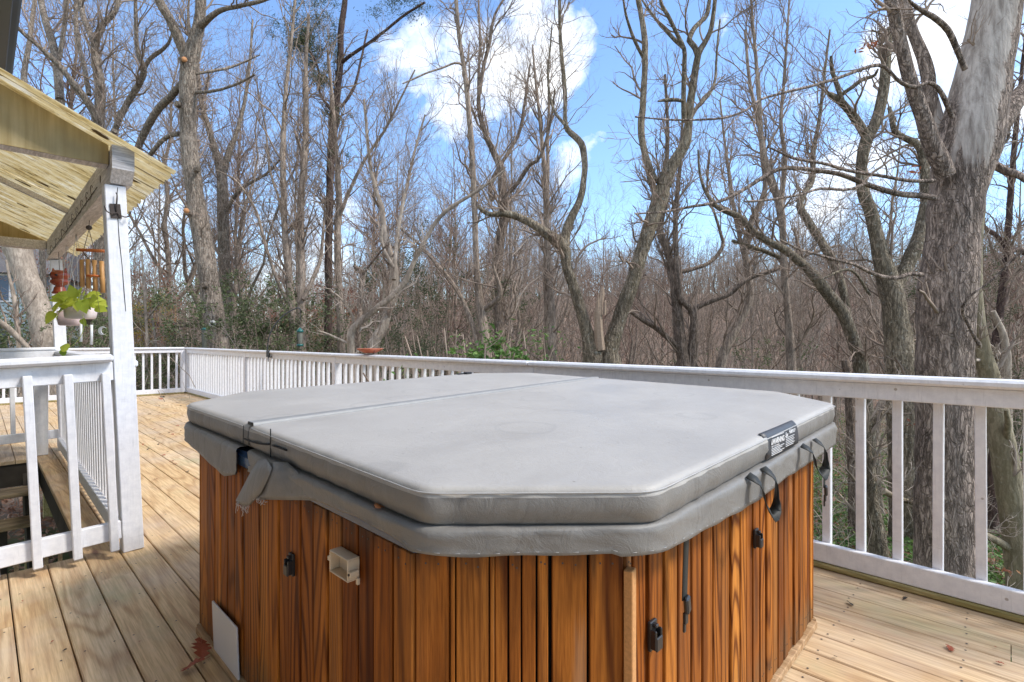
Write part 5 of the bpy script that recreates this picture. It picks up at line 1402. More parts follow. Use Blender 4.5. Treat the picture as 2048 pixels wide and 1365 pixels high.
t.limb([(1002, 720, 13), (998, 640, 12), (996, 560, 11), (1000, 480, 11), (1010, 430, 11), (1005, 380, 10), (1002, 340, 9), (985, 300, 7), (970, 265, 6), (960, 230, 5), (958, 190, 5), (968, 130, 4.4), (978, 90, 4), (990, 30, 3), (1020, -20, 2)], ground=True, k=12)
t.limb([(985, 400, 6), (980, 380, 6), (990, 350, 5), (1020, 300, 4), (1040, 260, 4), (1050, 200, 3), (1060, 130, 2)], dz=1)
t.limb([(1020, 385, 5), (1040, 360, 5), (1060, 330, 4.4), (1080, 315, 3.6), (1100, 250, 3), (1110, 180, 2)], dz=-1)
t.limb([(958, 225, 3.4), (957, 160, 3.4), (960, 90, 3), (957, 0, 2.4), (955, -60, 2)], dz=1)
t.build(70, 300, 720, 1.9, 1.0, .48, .45)
Tree('bare_tree', 'slim double stemmed tree in front of the big white cloud', 15, B_FAR, seed=19).limb([(1100, 720, 15), (1100, 640, 13), (1096, 560, 11), (1094, 480, 8), (1092, 400, 6.5), (1088, 330, 5), (1080, 240, 4), (1072, 170, 3), (1065, 90, 2)], ground=True).limb([(1095, 420, 4), (1096, 340, 4), (1095, 270, 3.6), (1098, 210, 3), (1095, 120, 2)], dz=.7).build(60, 260, 700, 2.0, 1.1, .5, .55)

# great V-forked tree in the centre
t = Tree('bare_tree', 'mossy V forked tree in the centre with a splintered stub between its two limbs', 10, B_MOSS, seed=20)
t.limb([(1186, 740, 26), (1184, 705, 22), (1172, 660, 15), (1160, 615, 13), (1146, 570, 12.5), (1133, 530, 12), (1130, 500, 14), (1115, 482, 14), (1090, 466, 11.5), (1062, 446, 10), (1035, 434, 9), (1008, 427, 8), (985, 430, 6), (968, 424, 5.5), (956, 412, 4)], ground=True, k=14, dz=-.5)
t.limb([(1128, 495, 12), (1132, 470, 11), (1137, 448, 10), (1148, 425, 9.5), (1158, 405, 8.5), (1166, 375, 7.5), (1169, 330, 7), (1166, 295, 8), (1152, 275, 7.5), (1135, 258, 7), (1130, 235, 4.5), (1130, 180, 5), (1124, 120, 4.4), (1120, 60, 4), (1119, 0, 4), (1116, -60, 3)], dz=.5, dz0=-.15)
t.limb([(1130, 250, 4), (1112, 228, 3.2), (1100, 195, 3), (1096, 150, 2.6), (1100, 100, 2), (1104, 50, 1.5)], dz=.4)
t.limb([(1222, 742, 28), (1218, 705, 22), (1230, 665, 18), (1248, 610, 17), (1268, 555, 16.5), (1286, 495, 16), (1302, 445, 17), (1318, 405, 19), (1322, 375, 21)], ground=True, k=16)
t.limb([(1308, 365, 12), (1298, 335, 9), (1288, 300, 8), (1282, 260, 8), (1285, 215, 7.5), (1288, 170, 7), (1290, 115, 7), (1289, 70, 7), (1282, 30, 6), (1277, 0, 6), (1270, -70, 5)], dz=.8)
t.limb([(1286, 115, 4), (1274, 92, 4), (1262, 62, 3.6), (1252, 30, 3), (1245, -10, 2)], dz=-.4, dz0=.5)
t.limb([(1328, 372, 18), (1340, 338, 15), (1356, 312, 13), (1371, 288, 12), (1376, 255, 10), (1380, 215, 9), (1386, 170, 8.5), (1393, 128, 8), (1398, 105, 7), (1410, 85, 6), (1422, 60, 5.4), (1428, 20, 5), (1432, -30, 4.5)], dz=-.5)
t.limb([(1396, 115, 7), (1388, 92, 6.5), (1378, 82, 6), (1386, 60, 6), (1400, 45, 5.5), (1414, 30, 5), (1420, -10, 4)], dz=.4, dz0=-.3)
t.limb([(1368, 245, 6), (1367, 190, 5.5), (1369, 130, 5.5), (1368, 98, 5), (1350, 60, 4.6), (1335, 30, 4.4), (1322, 5, 4), (1318, -40, 3)], dz=-.4, dz0=-.3)
t.limb([(1368, 98, 4), (1345, 75, 4.4), (1315, 42, 3.4), (1296, 18, 3), (1284, 0, 2)], dz=.5, dz0=-.5)
t.limb([(1366, 203, 3.6), (1350, 200, 4.4), (1330, 201, 3.8), (1316, 203, 2)], dz=-.2, dz0=-.4, twigs=False)
t.limb([(1378, 238, 5), (1398, 210, 4.4), (1418, 190, 3.6), (1430, 160, 3), (1434, 100, 2.5), (1440, 40, 2)], dz=.6)
t.build(66, 280, 640, 1.15, .65, .32, .35)
m = MB(); P_ = [W(1200, 700, 9.85), W(1197, 660, 9.8), W(1196, 625, 9.78), (W(1203, 590, 9.8)), W(1205, 574, 9.82)]
m.tube(P_, [.10, .085, .075, .06, .03], 7, smooth=False)
for dx, tp in ((-6, 588), (2, 580), (8, 600)): m.tube([W(1201 + dx, 630, 9.74), W(1202 + dx, 605, 9.74), W(1203 + dx, tp, 9.76)], [.03, .022, .004], 5, smooth=False)
m.build('broken_stub', flatm('splintered_wood', (.34, .25, .18), .85, .45, 26), t.root)
t = Tree('bare_tree', 'tangled multi trunked tree low in the dip just right of the centre tree', 14.5, B_BROWN, seed=22)
t.limb([(1368, 735, 16), (1362, 690, 14), (1356, 640, 12), (1352, 600, 11), (1346, 545, 9), (1335, 500, 8.5), (1320, 465, 8), (1325, 420, 7), (1332, 340, 5.5), (1335, 250, 4), (1330, 150, 3)], ground=True, k=12)
t.limb([(1385, 730, 13), (1388, 670, 11), (1388, 635, 9), (1376, 612, 8), (1362, 600, 7), (1357, 570, 6), (1352, 500, 6), (1352, 420, 5.5), (1360, 330, 4), (1365, 240, 3)], ground=True, dz=-.4)
t.limb([(1385, 622, 6), (1400, 612, 6), (1430, 600, 5.6), (1460, 588, 5.4), (1480, 570, 5.4), (1510, 552, 5), (1550, 540, 5), (1590, 522, 4), (1630, 505, 3), (1680, 490, 2)], dz=-.6)
t.limb([(1350, 545, 5), (1380, 540, 5), (1420, 525, 4.6), (1445, 495, 4.4), (1442, 470, 3.6), (1430, 430, 3), (1415, 380, 2.6), (1420, 300, 2)], dz=.5)
t.limb([(1358, 700, 7), (1340, 680, 6.5), (1310, 655, 6), (1285, 640, 5.5), (1260, 622, 4.6), (1240, 600, 3)], dz=-.6)
t.build(90, 360, 900, 1.9, 1.0, .45, .45)
Tree('bare_tree', 'slim grey tree leaning left beside the tangled trunks', 16.5, B_FAR, seed=23).limb([(1440, 735, 12), (1455, 690, 11), (1480, 640, 10), (1500, 590, 9), (1490, 500, 8), (1500, 450, 7), (1530, 380, 6), (1525, 320, 5), (1518, 250, 4.5), (1500, 170, 4), (1490, 60, 3)], ground=True).limb([(1490, 520, 5), (1470, 430, 5), (1460, 360, 4.4), (1450, 290, 3), (1440, 200, 2)], dz=1).build(60, 260, 720, 2.1, 1.1, .5, .55)
t = Tree('bare_tree', 'upright grey trunk with a snaking fork right of the tangled trunks', 13.5, B_FAR, seed=24)
t.limb([(1582, 735, 11), (1580, 690, 10), (1575, 620, 8), (1568, 540, 7.5), (1566, 470, 7.5), (1562, 430, 9), (1556, 400, 8.5), (1540, 350, 8), (1528, 310, 7.5), (1522, 270, 6), (1518, 200, 5), (1512, 120, 4), (1505, 40, 3), (1500, -40, 2)], ground=True, k=12)
t.limb([(1560, 415, 7), (1566, 370, 6), (1570, 320, 5.5), (1568, 300, 5), (1562, 240, 4), (1568, 160, 3.4), (1575, 60, 2.6), (1580, -30, 2)], dz=.8)
t.build(70, 300, 760, 1.8, 1.0, .45, .55)
t = Tree('bare_tree', 'leaning trunk that slants up to the left across the brown hillside', 11.5, B_MOSS, seed=25)
t.limb([(1722, 735, 16), (1712, 700, 14), (1694, 645, 13), (1676, 612, 14), (1650, 580, 12.5), (1625, 548, 12), (1595, 520, 10), (1570, 500, 9), (1535, 482, 8), (1505, 462, 7.5), (1480, 435, 7), (1455, 424, 6.5), (1430, 412, 5.5), (1412, 385, 4), (1400, 350, 3), (1396, 300, 2)], ground=True, k=14, dz=-.6)
t.limb([(1560, 515, 5), (1520, 500, 5), (1490, 490, 4.4), (1465, 482, 3.6)], dz=-.3)
t.limb([(1700, 640, 6), (1680, 560, 9), (1660, 515, 9.5), (1640, 480, 9), (1615, 440, 8.5), (1600, 412, 8), (1610, 385, 6.5), (1625, 360, 5.5), (1628, 300, 5), (1640, 230, 4), (1650, 140, 3), (1660, 60, 2)], dz=1.2, dz0=.8)
t.build(54, 220, 560, 1.4, .8, .38, .5)
t = Tree('bare_tree', 'stout twin limbed tree standing left of the nearest big trunk', 9.6, B_MOSS, seed=26)
t.limb([(1806, 760, 34), (1800, 715, 31), (1797, 680, 27), (1792, 640, 26), (1786, 600, 24), (1775, 560, 23), (1768, 535, 20), (1760, 505, 17), (1750, 460, 14.5), (1742, 425, 13.5), (1728, 390, 13), (1722, 350, 12), (1726, 310, 12.5), (1735, 275, 13), (1752, 245, 12), (1764, 200, 11.5), (1770, 150, 10.5), (1774, 110, 9), (1782, 60, 6), (1788, 0, 5), (1792, -70, 4)], ground=True, k=16)
t.limb([(1732, 272, 10), (1716, 246, 9.5), (1698, 222, 8.5), (1680, 202, 8), (1664, 192, 7), (1655, 186, 4)], dz=-.4)
t.limb([(1685, 205, 6), (1674, 170, 5), (1664, 140, 4.4), (1662, 112, 3)], dz=-.2, dz0=-.3)
t.limb([(1680, 192, 4.6), (1700, 178, 4.4), (1725, 160, 4.6), (1748, 152, 3.6), (1756, 138, 2)], dz=-.4, dz0=-.3)
t.limb([(1790, 575, 14), (1808, 545, 14), (1822, 515, 16), (1838, 480, 17), (1848, 440, 15), (1852, 400, 11), (1850, 340, 10), (1842, 300, 9), (1830, 285, 8.5), (1808, 276, 7), (1790, 262, 6.5), (1784, 235, 5.5), (1778, 215, 4)], dz=.6, k=12)
t.limb([(1740, 590, 3), (1700, 540, 3), (1640, 560, 2)], dz=-.5)
t.build(50, 200, 480, 1.2, .7, .32, .35)

# the nearest big trunk
t = Tree('bare_tree', 'biggest and nearest trunk at the right, plated bark with a pale barkless upper stem', 6.2, B_BIG, seed=27)
t.limb([(1895, 1250, 56), (1893, 1100, 53), (1890, 950, 50), (1889, 800, 47), (1889, 700, 46), (1892, 600, 47), (1900, 520, 46), (1906, 450, 45), (1912, 400, 46), (1922, 350, 49), (1935, 300, 52), (1948, 240, 51), (1960, 180, 47), (1972, 120, 44.5), (1984, 60, 43), (1994, 0, 41), (2004, -80, 38), (2016, -180, 34)], ground=True, k=28)
t.limb([(1892, 352, 16), (1878, 318, 17), (1862, 282, 15.5), (1848, 240, 14), (1834, 200, 13), (1818, 150, 12), (1804, 100, 11), (1796, 60, 11), (1786, 20, 10.5), (1776, -20, 10), (1765, -90, 8)], k=12, dz=-.3, dz0=-.2)
t.limb([(1896, 310, 14), (1882, 275, 13), (1872, 235, 12.5), (1860, 190, 11.5), (1855, 150, 12), (1848, 120, 11.5), (1832, 80, 9.5), (1820, 50, 10), (1812, 15, 10), (1802, -20, 9), (1790, -80, 7)], k=12, dz=.3, dz0=.25)
t.limb([(1968, 330, 20), (1984, 285, 19), (2004, 245, 18), (2030, 205, 17), (2060, 170, 15), (2110, 120, 13)], k=12, dz=.8, dz0=.3)
t.limb([(1930, 140, 5), (1912, 95, 5.4), (1896, 60, 5.4), (1872, 38, 5), (1850, 25, 4.6), (1825, 8, 3), (1815, -5, 2)], dz=-.5, dz0=-.2)
t.limb([(1905, 235, 5), (1890, 200, 5), (1875, 175, 4.6), (1855, 165, 3.6), (1830, 175, 4), (1800, 165, 3.6), (1770, 135, 3.6), (1750, 131, 3.6), (1720, 140, 3.4), (1680, 155, 3.2), (1640, 168, 3), (1600, 178, 2.8), (1560, 188, 2.6), (1520, 200, 2.6), (1490, 222, 2.4), (1450, 236, 2.2), (1400, 240, 2), (1340, 240, 1.8), (1270, 234, 1.4)], dz=-1.2, dz0=-.2, k=6)
t.limb([(1868, 396, 6), (1840, 392, 6.4), (1800, 388, 6), (1765, 380, 5.4), (1730, 368, 5.2), (1690, 352, 5), (1660, 345, 4.6), (1625, 340, 4.2), (1590, 336, 4.4), (1560, 338, 4.2), (1530, 352, 4), (1500, 372, 3.8), (1460, 395, 3.4), (1420, 408, 3), (1380, 414, 2.6), (1330, 424, 2.2), (1270, 428, 1.6)], dz=-1.0, dz0=-.2, k=8)
t.limb([(1868, 362, 4), (1820, 362, 3.4), (1760, 352, 3.2), (1700, 342, 3), (1650, 328, 2.8), (1590, 318, 2.6), (1560, 305, 2.2), (1535, 294, 1.4)], dz=-.8, dz0=-.3, k=6)
t.limb([(1845, 550, 4.6), (1820, 548, 4), (1800, 555, 4.4), (1770, 555, 4), (1740, 545, 3.6), (1710, 530, 3), (1670, 520, 3), (1630, 508, 2.6), (1600, 500, 2.4), (1560, 480, 1.8)], dz=-.8, dz0=-.3, k=6)
t.limb([(1730, 368, 3.4), (1695, 380, 3), (1640, 378, 2.8), (1600, 390, 2.6), (1540, 400, 2.4), (1490, 404, 2.2)], dz=-.5, dz0=-.7, k=6)
t.limb([(1958, 690, 3.5), (1935, 648, 3), (1925, 625, 3), (1928, 605, 2.6), (1950, 585, 2.4), (1985, 560, 2.2), (2020, 525, 2), (2060, 490, 1.6)], dz=-.4, dz0=-.35, k=6)
t.limb([(1960, 350, 9), (1985, 330, 8), (2010, 342, 7.5), (2040, 352, 7), (2080, 380, 6)], dz=-.4, dz0=.2, k=8)
rr_ = t.build(56, 240, 520, .95, .5, .25, .25)
t = Tree('bare_tree', 'smooth olive trunk leaning out from behind the nearest big trunk', 6.9, B_OLIVE, seed=28)
t.limb([(2046, 1180, 24), (2036, 1100, 23), (2026, 1020, 22), (2014, 950, 21), (2003, 880, 21), (1990, 810, 19), (1978, 755, 17.5), (1968, 720, 16), (1958, 680, 15), (1950, 640, 15.5), (1946, 590, 15), (1948, 520, 13), (1952, 460, 12), (1958, 400, 10), (1966, 300, 8)], ground=True, k=14)
t.limb([(2022, 1100, 7), (2000, 1085, 8), (1975, 1072, 7), (1950, 1060, 6.5), (1900, 1040, 6), (1850, 1015, 5.5), (1800, 998, 5), (1768, 985, 5)], dz=-.3, k=8)
t.limb([(2020, 905, 7), (2014, 870, 6), (2016, 845, 5), (2012, 820, 3)], dz=-.4, k=8, twigs=False)
t.build(24, 90, 220, .7, .4, .2, .3, tw=T_PALE)
Tree('bare_tree', 'dark slender tree behind the smooth olive trunk at the right edge', 11, B_PINE, seed=29).limb([(1990, 745, 10), (1992, 690, 9), (2000, 620, 8), (2010, 540, 7), (2016, 460, 6.4), (2022, 380, 6), (2030, 280, 5), (2040, 180, 4), (2050, 80, 3)], ground=True).limb([(2018, 500, 5), (1990, 470, 5), (1970, 455, 4), (1950, 420, 3)], dz=.4).limb([(2014, 510, 6), (2035, 500, 6), (2070, 520, 5)], dz=.4).build(40, 170, 420, 1.3, .7, .35, .4)
Tree('bare_tree', 'pale snapped branch sticking up crookedly at the right edge above the rail', 9, B_SMOOTH, seed=30).limb([(2014, 745, 8), (2012, 700, 7.5), (2006, 668, 7), (1996, 645, 6), (1986, 622, 4.5)], ground=True).build(0)
Tree('bare_tree', 'dark furrowed trunk seen between the balusters left of the nearest trunk', 7.6, B_BROWN, seed=33).limb([(1852, 1130, 16), (1850, 1000, 15), (1848, 880, 14), (1849, 800, 14), (1850, 740, 13)], ground=True, k=14, n=40).build(0)
t = Tree('bare_tree', 'crooked mossy trunk seen through the balusters in front of the green slope', 8.2, B_MOSS, seed=34)
t.limb([(1758, 1120, 20), (1752, 1060, 18), (1742, 1000, 16), (1738, 940, 13), (1732, 900, 10), (1735, 870, 9), (1748, 845, 9), (1765, 825, 8), (1785, 800, 7), (1800, 770, 6)], ground=True, k=14)
t.build(16, 50, 110, .8, .4, .2, tw=T_PALE)
Tree('bare_tree', 'reddish brown trunk seen high between the leftmost balusters at the right', 10.5, B_BROWN, seed=35).limb([(1705, 950, 10), (1702, 880, 10), (1700, 820, 10), (1696, 760, 9), (1690, 720, 8)], ground=True, n=30).build(6, 20, 40, .8, .4, .2)
fl = Tree('fallen_branch', 'bare grey fallen branch lying across the slope behind the balusters', 8.6, B_SMOOTH, 'branch', seed=36).limb([(1766, 980, 6), (1800, 1000, 5.5), (1850, 1022, 5), (1900, 1050, 5), (1960, 1078, 4)], n=20, twigs=True); fl.build(10, 30, 70, .6, .3, .2, tw=T_PALE)
# ================= woods beyond =================
def proto(seed, H, r0, kind):
    g = np.random.default_rng(seed); n = 14
    t = np.linspace(0, 1, n)
    wob = np.cumsum(g.normal(size=(n, 2)) * (.022 if kind == 'slim' else .05) * H / n * 3, 0); wob -= wob[0]
    P0 = np.c_[wob[:, 0], wob[:, 1], t * H]; R0 = r0 * (1 - t) ** .8 + .008; R0[0] *= 1.35
    mains, rad = [P0], [R0]
    if kind != 'slim':      # heavy forks
        for f in range(2 if kind == 'fork' else 3):
            i = int(g.integers(3, 6)); ln = H * g.uniform(.4, .6); d = np.array([g.normal() * .5, g.normal() * .5, 1]); d /= np.linalg.norm(d)
            pp = [P0[i]]
            for q_ in range(n - 1):
                d = d + g.normal(size=3) * .13; d[2] += .08; d /= np.linalg.norm(d); pp.append(pp[-1] + d * ln / (n - 1))
            mains.append(np.array(pp)); rad.append(R0[i] * .68 * (1 - t) ** .8 + .008)
    P = np.array(mains); R = np.array(rad)
    V, Q_ = tubes(P, R, 8)
    tm = np_mesh('woodland_trunk', V, Q_, [B_FAR])
    a, ra = kids(P, R, 52, H * .26, .42, g, .38, (32, 72), tmin=.25, n=7, cap=.055, wob=.24)
    b, rb = kids(a, ra, 320, H * .11, .6, g, .28, n=6, cap=.022, wob=.22, rmin=.006)
    c, rc = kids(b, rb, 1300, H * .055, .7, g, .25, n=4, cap=.012, wob=.2, rmin=.005)
    V, Q_, mi = merge([tubes(a, ra, 5), tubes(b, rb, 3), tubes(c, rc, 3)])
    cm = np_mesh('woodland_crown', V, Q_, [[T_TAN, T_PALE, T_RED][seed % 3]])
    return tm, cm
protos = [proto(101, 17, .115, 'slim'), proto(102, 16, .14, 'fork'), proto(103, 15, .11, 'multi'), proto(104, 19, .145, 'slim'), proto(105, 14, .105, 'fork'), proto(106, 16, .09, 'slim'), proto(107, 15, .12, 'multi')]
plab = ['slim straight bare tree standing in the woods beyond the deck', 'bare woodland tree with forked trunk beyond the deck', 'bare woodland tree with several crooked stems beyond the deck', 'tall straight bare woodland tree beyond the deck', 'short forked bare woodland tree beyond the deck', 'thin upright bare woodland tree beyond the deck', 'crooked branching bare woodland tree beyond the deck']
gw = np.random.default_rng(77); placed = []
def put(px, z, i, s):
    p = W(px, 680, z); X, Y = p[0], p[1]; h = float(ground_h(X, Y)) - .1
    tm, cm = protos[i]
    r = empty('woodland_tree', (X, Y, h), plab[i], 'tree', 'bare trees in the woods beyond the deck', rz=gw.uniform(0, 6.28)); r.scale = (s, s, s * gw.uniform(.9, 1.1))
    for nm, me in (('trunk', tm), ('crown', cm)):
        o = bpy.data.objects.new(nm, me); COL.objects.link(o); o.parent = r
    placed.append((X, Y))
# left and centre: close-set, 18-48 m off; right: only farther down the dip
def scatter(n, px0, px1, z0, z1, s0, s1, mind):
    c = 0; tries = 0
    while c < n and tries < n * 30:
        tries += 1
        px = gw.uniform(px0, px1); z = z0 + (z1 - z0) * gw.random() ** .8; p = W(px, 680, z)
        if any((p[0] - q_[0]) ** 2 + (p[1] - q_[1]) ** 2 < mind ** 2 for q_ in placed): continue
        put(px, z, int(gw.integers(0, len(protos))), gw.uniform(s0, s1)); c += 1
scatter(9, -80, 420, 20, 34, .85, 1.15, 1.6)
scatter(12, 430, 1150, 19, 30, .68, .95, 1.8)
scatter(20, 430, 1150, 28, 52, .75, 1.0, 2.0)
scatter(12, -80, 430, 34, 60, .9, 1.1, 2.5)
scatter(10, 1150, 1700, 21, 34, .55, .80, 1.8)
scatter(12, 1150, 2080, 32, 55, .5, .68, 2.2)
scatter(6, 1750, 2120, 16, 26, .6, .8, 1.6)

# far wooded hillside: thousands of crowns that read as one brown mass
g = np.random.default_rng(55)
N = 3600
px = g.uniform(-150, 2250, N); z = 29 + 100 * g.random(N) ** 1.05
x_ = (px - 1024) / F * z; X = CT * x_ + ST * z; Y = -ST * x_ + CT * z; Z = ground_h(X, Y) - .2
Hh = np.interp(z, [29, 45], [.55, 1]) * g.uniform(5.0, 9.5, N) * np.where(px < 700, 1.05, 1.0)
n = 5; tt = np.linspace(0, 1, n)
P = np.stack([X[:, None] + tt * g.normal(size=(N, 1)) * .8, Y[:, None] + tt * g.normal(size=(N, 1)) * .8, Z[:, None] + tt * Hh[:, None]], -1)
P[:, 1:-1, :2] += g.normal(size=(N, n - 2, 2)) * .22
R = np.maximum(.012, g.uniform(.05, .11, N)[:, None] * (1 - tt * .85))
a, ra = kids(P, R, N * 8, 2.8, .5, g, .32, (30, 80), tmin=.08, n=4, cap=.04, wob=.22, rmin=.018)
b, rb = kids(a, ra, N * 17, 1.3, .7, g, .25, n=3, cap=.02, wob=.2, rmin=.012)
V, Q_, mi = merge([(*tubes(P, R, 4), 0), (*tubes(a, ra, 3), 1), (*tubes(b, rb, 3), 1)])
q = NT('hillside_twigs'); r = q.isl(); M_HILL = q.fin(q.ramp(r, [(0, (.21, .145, .12)), (.4, (.38, .265, .22)), (.7, (.54, .41, .36)), (.88, (.64, .53, .48)), (1, (.52, .28, .19))]), .9, .1)
o = link('woods', np_mesh('woods', V, Q_, [B_FAR, M_HILL])); tag(o, 'dense brown leafless woods covering the far hillside', 'woods', kind='stuff')

# undergrowth: arching pale canes and thin saplings between the trees
N = 6400
px = g.uniform(-100, 2150, N); z = 10.5 + 45 * g.random(N) ** 1.1
keep = ~((px > 700) & (z < 8)); px, z = px[keep], z[keep]; N = len(px)
x_ = (px - 1024) / F * z; X = CT * x_ + ST * z; Y = -ST * x_ + CT * z; Z = ground_h(X, Y)
ok = X > 3.6; ok |= Y > 14; ok &= ~((px > 1450) & (z < 24) & (g.random(N) < .7)); X, Y, Z = X[ok], Y[ok], Z[ok]; N = len(X)
n = 7; d = g.normal(size=(N, 3)) * .35; d[:, 2] = 1; L = g.uniform(1.2, 4.2, N)
P = np.zeros((N, n, 3)); P[:, 0] = np.stack([X, Y, Z - .1], -1)
for k in range(1, n):
    d = d + g.normal(size=(N, 3)) * .2; d[:, 2] -= .07; d /= np.linalg.norm(d, axis=1, keepdims=True); P[:, k] = P[:, k - 1] + d * (L / (n - 1))[:, None]
R = g.uniform(.006, .017, N)[:, None] * np.linspace(1, .35, n)[None]
b, rb = kids(P, R, N * 4, .9, .7, g, .25, n=4, cap=.009, wob=.3, rmin=.0035)
V, Q_, mi = merge([(*tubes(P, R, 4), 0), (*tubes(b, rb, 3), 1)])
o = link('undergrowth', np_mesh('undergrowth', V, Q_, [T_PALE, T_TAN])); tag(o, 'tangle of thin pale leafless canes and saplings under the trees', 'undergrowth', kind='stuff')

# near tangle on the slope seen through the right balusters, with ivy and litter
N = 420
px = g.uniform(1380, 2150, N); z = g.uniform(5.0, 11, N); x_ = (px - 1024) / F * z; X = CT * x_ + ST * z; Y = -ST * x_ + CT * z
ok = X > 3.6; X, Y = X[ok], Y[ok]; N = len(X); Z = ground_h(X, Y)
d = g.normal(size=(N, 3)); d[:, 2] = np.abs(d[:, 2]) * .6 + .35; d /= np.linalg.norm(d, axis=1, keepdims=True); L = g.uniform(.6, 1.9, N)
P = np.zeros((N, n, 3)); P[:, 0] = np.stack([X, Y, Z - .05], -1)
for k in range(1, n):
    d = d + g.normal(size=(N, 3)) * .28; d[:, 2] -= .05; d /= np.linalg.norm(d, axis=1, keepdims=True); P[:, k] = P[:, k - 1] + d * (L / (n - 1))[:, None]
R = g.uniform(.003, .0075, N)[:, None] * np.linspace(1, .4, n)[None]
b, rb = kids(P, R, N * 4, .4, .7, g, .1, n=4, cap=.004, wob=.35, rmin=.0016)
V, Q_, mi = merge([tubes(P, R, 4), tubes(b, rb, 3)])
o = link('brambles', np_mesh('brambles', V, Q_, [T_PALE])); tag(o, 'pale tangled bramble stems on the slope behind the right hand balusters', 'brambles', kind='stuff')
N = 90000
px = g.uniform(1350, 2200, N); z = 5 + 27 * g.random(N) ** 1.25; x_ = (px - 1024) / F * z; X = CT * x_ + ST * z; Y = -ST * x_ + CT * z
pt = np.sin(X * 1.3 + 1) * np.cos(Y * 1.1) + .6 * np.sin(X * 3.1 + Y * 2.2) + .5 * g.normal(size=N)
ok = (X > 3.35) & (pt > -.55); X, Y = X[ok], Y[ok]; Cn = np.stack([X, Y, ground_h(X, Y) + g.random(len(X)) ** 2 * .28 + .01], -1)
V, Q_ = leaves(Cn, .045, g, .45, .55)
o = link('ground_ivy', np_mesh('ground_ivy', V, Q_, [L_IVY], smooth=False)); tag(o, 'low green ivy covering the slope under the trees', 'ivy', kind='stuff')
N = 46000
px = g.uniform(-300, 2300, N); z = 5 + 26 * g.random(N) ** 1.2; x_ = (px - 1024) / F * z; X = CT * x_ + ST * z; Y = -ST * x_ + CT * z
Cn = np.stack([X, Y, ground_h(X, Y) + g.random(N) * .05 + .01], -1); V, Q_ = leaves(Cn, .065, g, .6, .5)
o = link('leaf_litter', np_mesh('leaf_litter', V, Q_, [L_LITTER], smooth=False)); tag(o, 'scattered fallen brown leaves covering the ground', 'fallen leaves', kind='stuff')

# evergreen bushes: each its own plant with stems and leaves
def bush(name, label, cat, px, z, w, top, leafm, n, size, seed, base=None, asp=.45, dense=1.0, wood=None):
    g = np.random.default_rng(seed); p = W(px, 680, z); X, Y = p[0], p[1]; gh = float(ground_h(X, Y)); Ht = EYE - (top - 680) / F * z - gh; Wd = w / F * z / 2
    root = empty(name, (X, Y, gh), label, cat)
    Ht *= 1.22
    k_ = 16; d = g.normal(size=(k_, 3)) * np.array([.35, .35, 0]); d[:, 2] = 1; nn = 8; P = np.zeros((k_, nn, 3)); P[:, 0] = (X, Y, gh - .05)
    P[:, 0, :2] += g.normal(size=(k_, 2)) * Wd * .25
    d[:, :2] *= Wd / max(Ht, .5) * 2.2
    for k in range(1, nn):
        d = d + g.normal(size=(k_, 3)) * .10; d /= np.linalg.norm(d, axis=1, keepdims=True); P[:, k] = P[:, k - 1] + d * Ht / (nn - 1) * g.uniform(.75, 1.02)
    R = np.full((k_, 1), .028) * np.linspace(1, .25, nn)[None]
    a, ra = kids(P, R, 150, Wd * .75, .5, g, .15, (35, 80), tmin=.12, n=5, cap=.012, wob=.25, rmin=.004)
    b, rb = kids(a, ra, 420, Wd * .34, .7, g, .15, n=4, cap=.006, wob=.3, rmin=.003)
    V, Q_, mi = merge([tubes(P, R, 5), tubes(a, ra, 4), tubes(b, rb, 3)])
    link('stems', np_mesh('stems', V, Q_, [wood or T_TAN]), root)
    base_ = np.concatenate([b.reshape(-1, 3), a[:, 2:].reshape(-1, 3)]); Cn = base_[g.choice(len(base_), n)] + g.normal(size=(n, 3)) * .05 * dense
    Cn = np.vstack([Cn, Cn + g.normal(size=Cn.shape) * .07]); V, Q_ = leaves(Cn, size * .85, g, .35, asp); link('foliage', np_mesh('foliage', V, Q_, [leafm], smooth=False), root)
    return root
bush('holly_bush', 'broad dark green holly thicket left of the big leaning trunk, behind the far railing', 'bush', 335, 15.5, 260, 628, L_HOLLY, 6500, .05, 61)
bush('holly_bush', 'dense green holly between the big leaning trunk and the curved black arm', 'bush', 520, 16, 230, 600, L_HOLLY, 7500, .05, 62)
bush('holly_bush', 'low holly growing behind the long railing under the hanging feeder', 'bush', 655, 17, 150, 640, L_HOLLY, 3800, .05, 63)
bush('evergreen_shrub', 'tall loose olive green shrub to the right of the terracotta dish', 'bush', 845, 13.5, 190, 560, L_OLIVE, 8000, .036, 64, dense=1.4)
bush('evergreen_shrub', 'thin olive green top of a shrub reaching up between bare trunks', 'bush', 858, 14.5, 80, 500, L_OLIVE, 1800, .036, 65, dense=1.4)
bush('holly_bush', 'dark holly at the far left beside the thick beech trunk', 'bush', 30, 13.5, 220, 640, L_HOLLY, 5200, .05, 66)
bush('holly_bush', 'small dark holly between the two porch posts', 'bush', 180, 14.5, 130, 655, L_HOLLY, 3000, .05, 67)
lb = bush('laurel_bush', 'bright leafy laurel top rising just above the rail cap behind the tub cover', 'bush', 985, 5.6, 165, 690, L_LAUREL, 900, .036, 68, asp=.42, dense=.7)
gq = np.random.default_rng(4); Cs = np.vstack([clump(gq, px, py, 5.5, rx, ry, n, .25) for px, py, rx, ry, n in ((985, 705, 40, 14, 150), (990, 690, 14, 14, 45), (920, 702, 20, 9, 42), (1050, 708, 20, 10, 42), (960, 712, 40, 10, 90), (1025, 712, 25, 10, 60))])
V, Q_ = leaves(Cs, .036, gq, .3, .42); link('foliage', np_mesh('foliage', V, Q_, [L_LAUREL], smooth=False), lb)
m = MB()
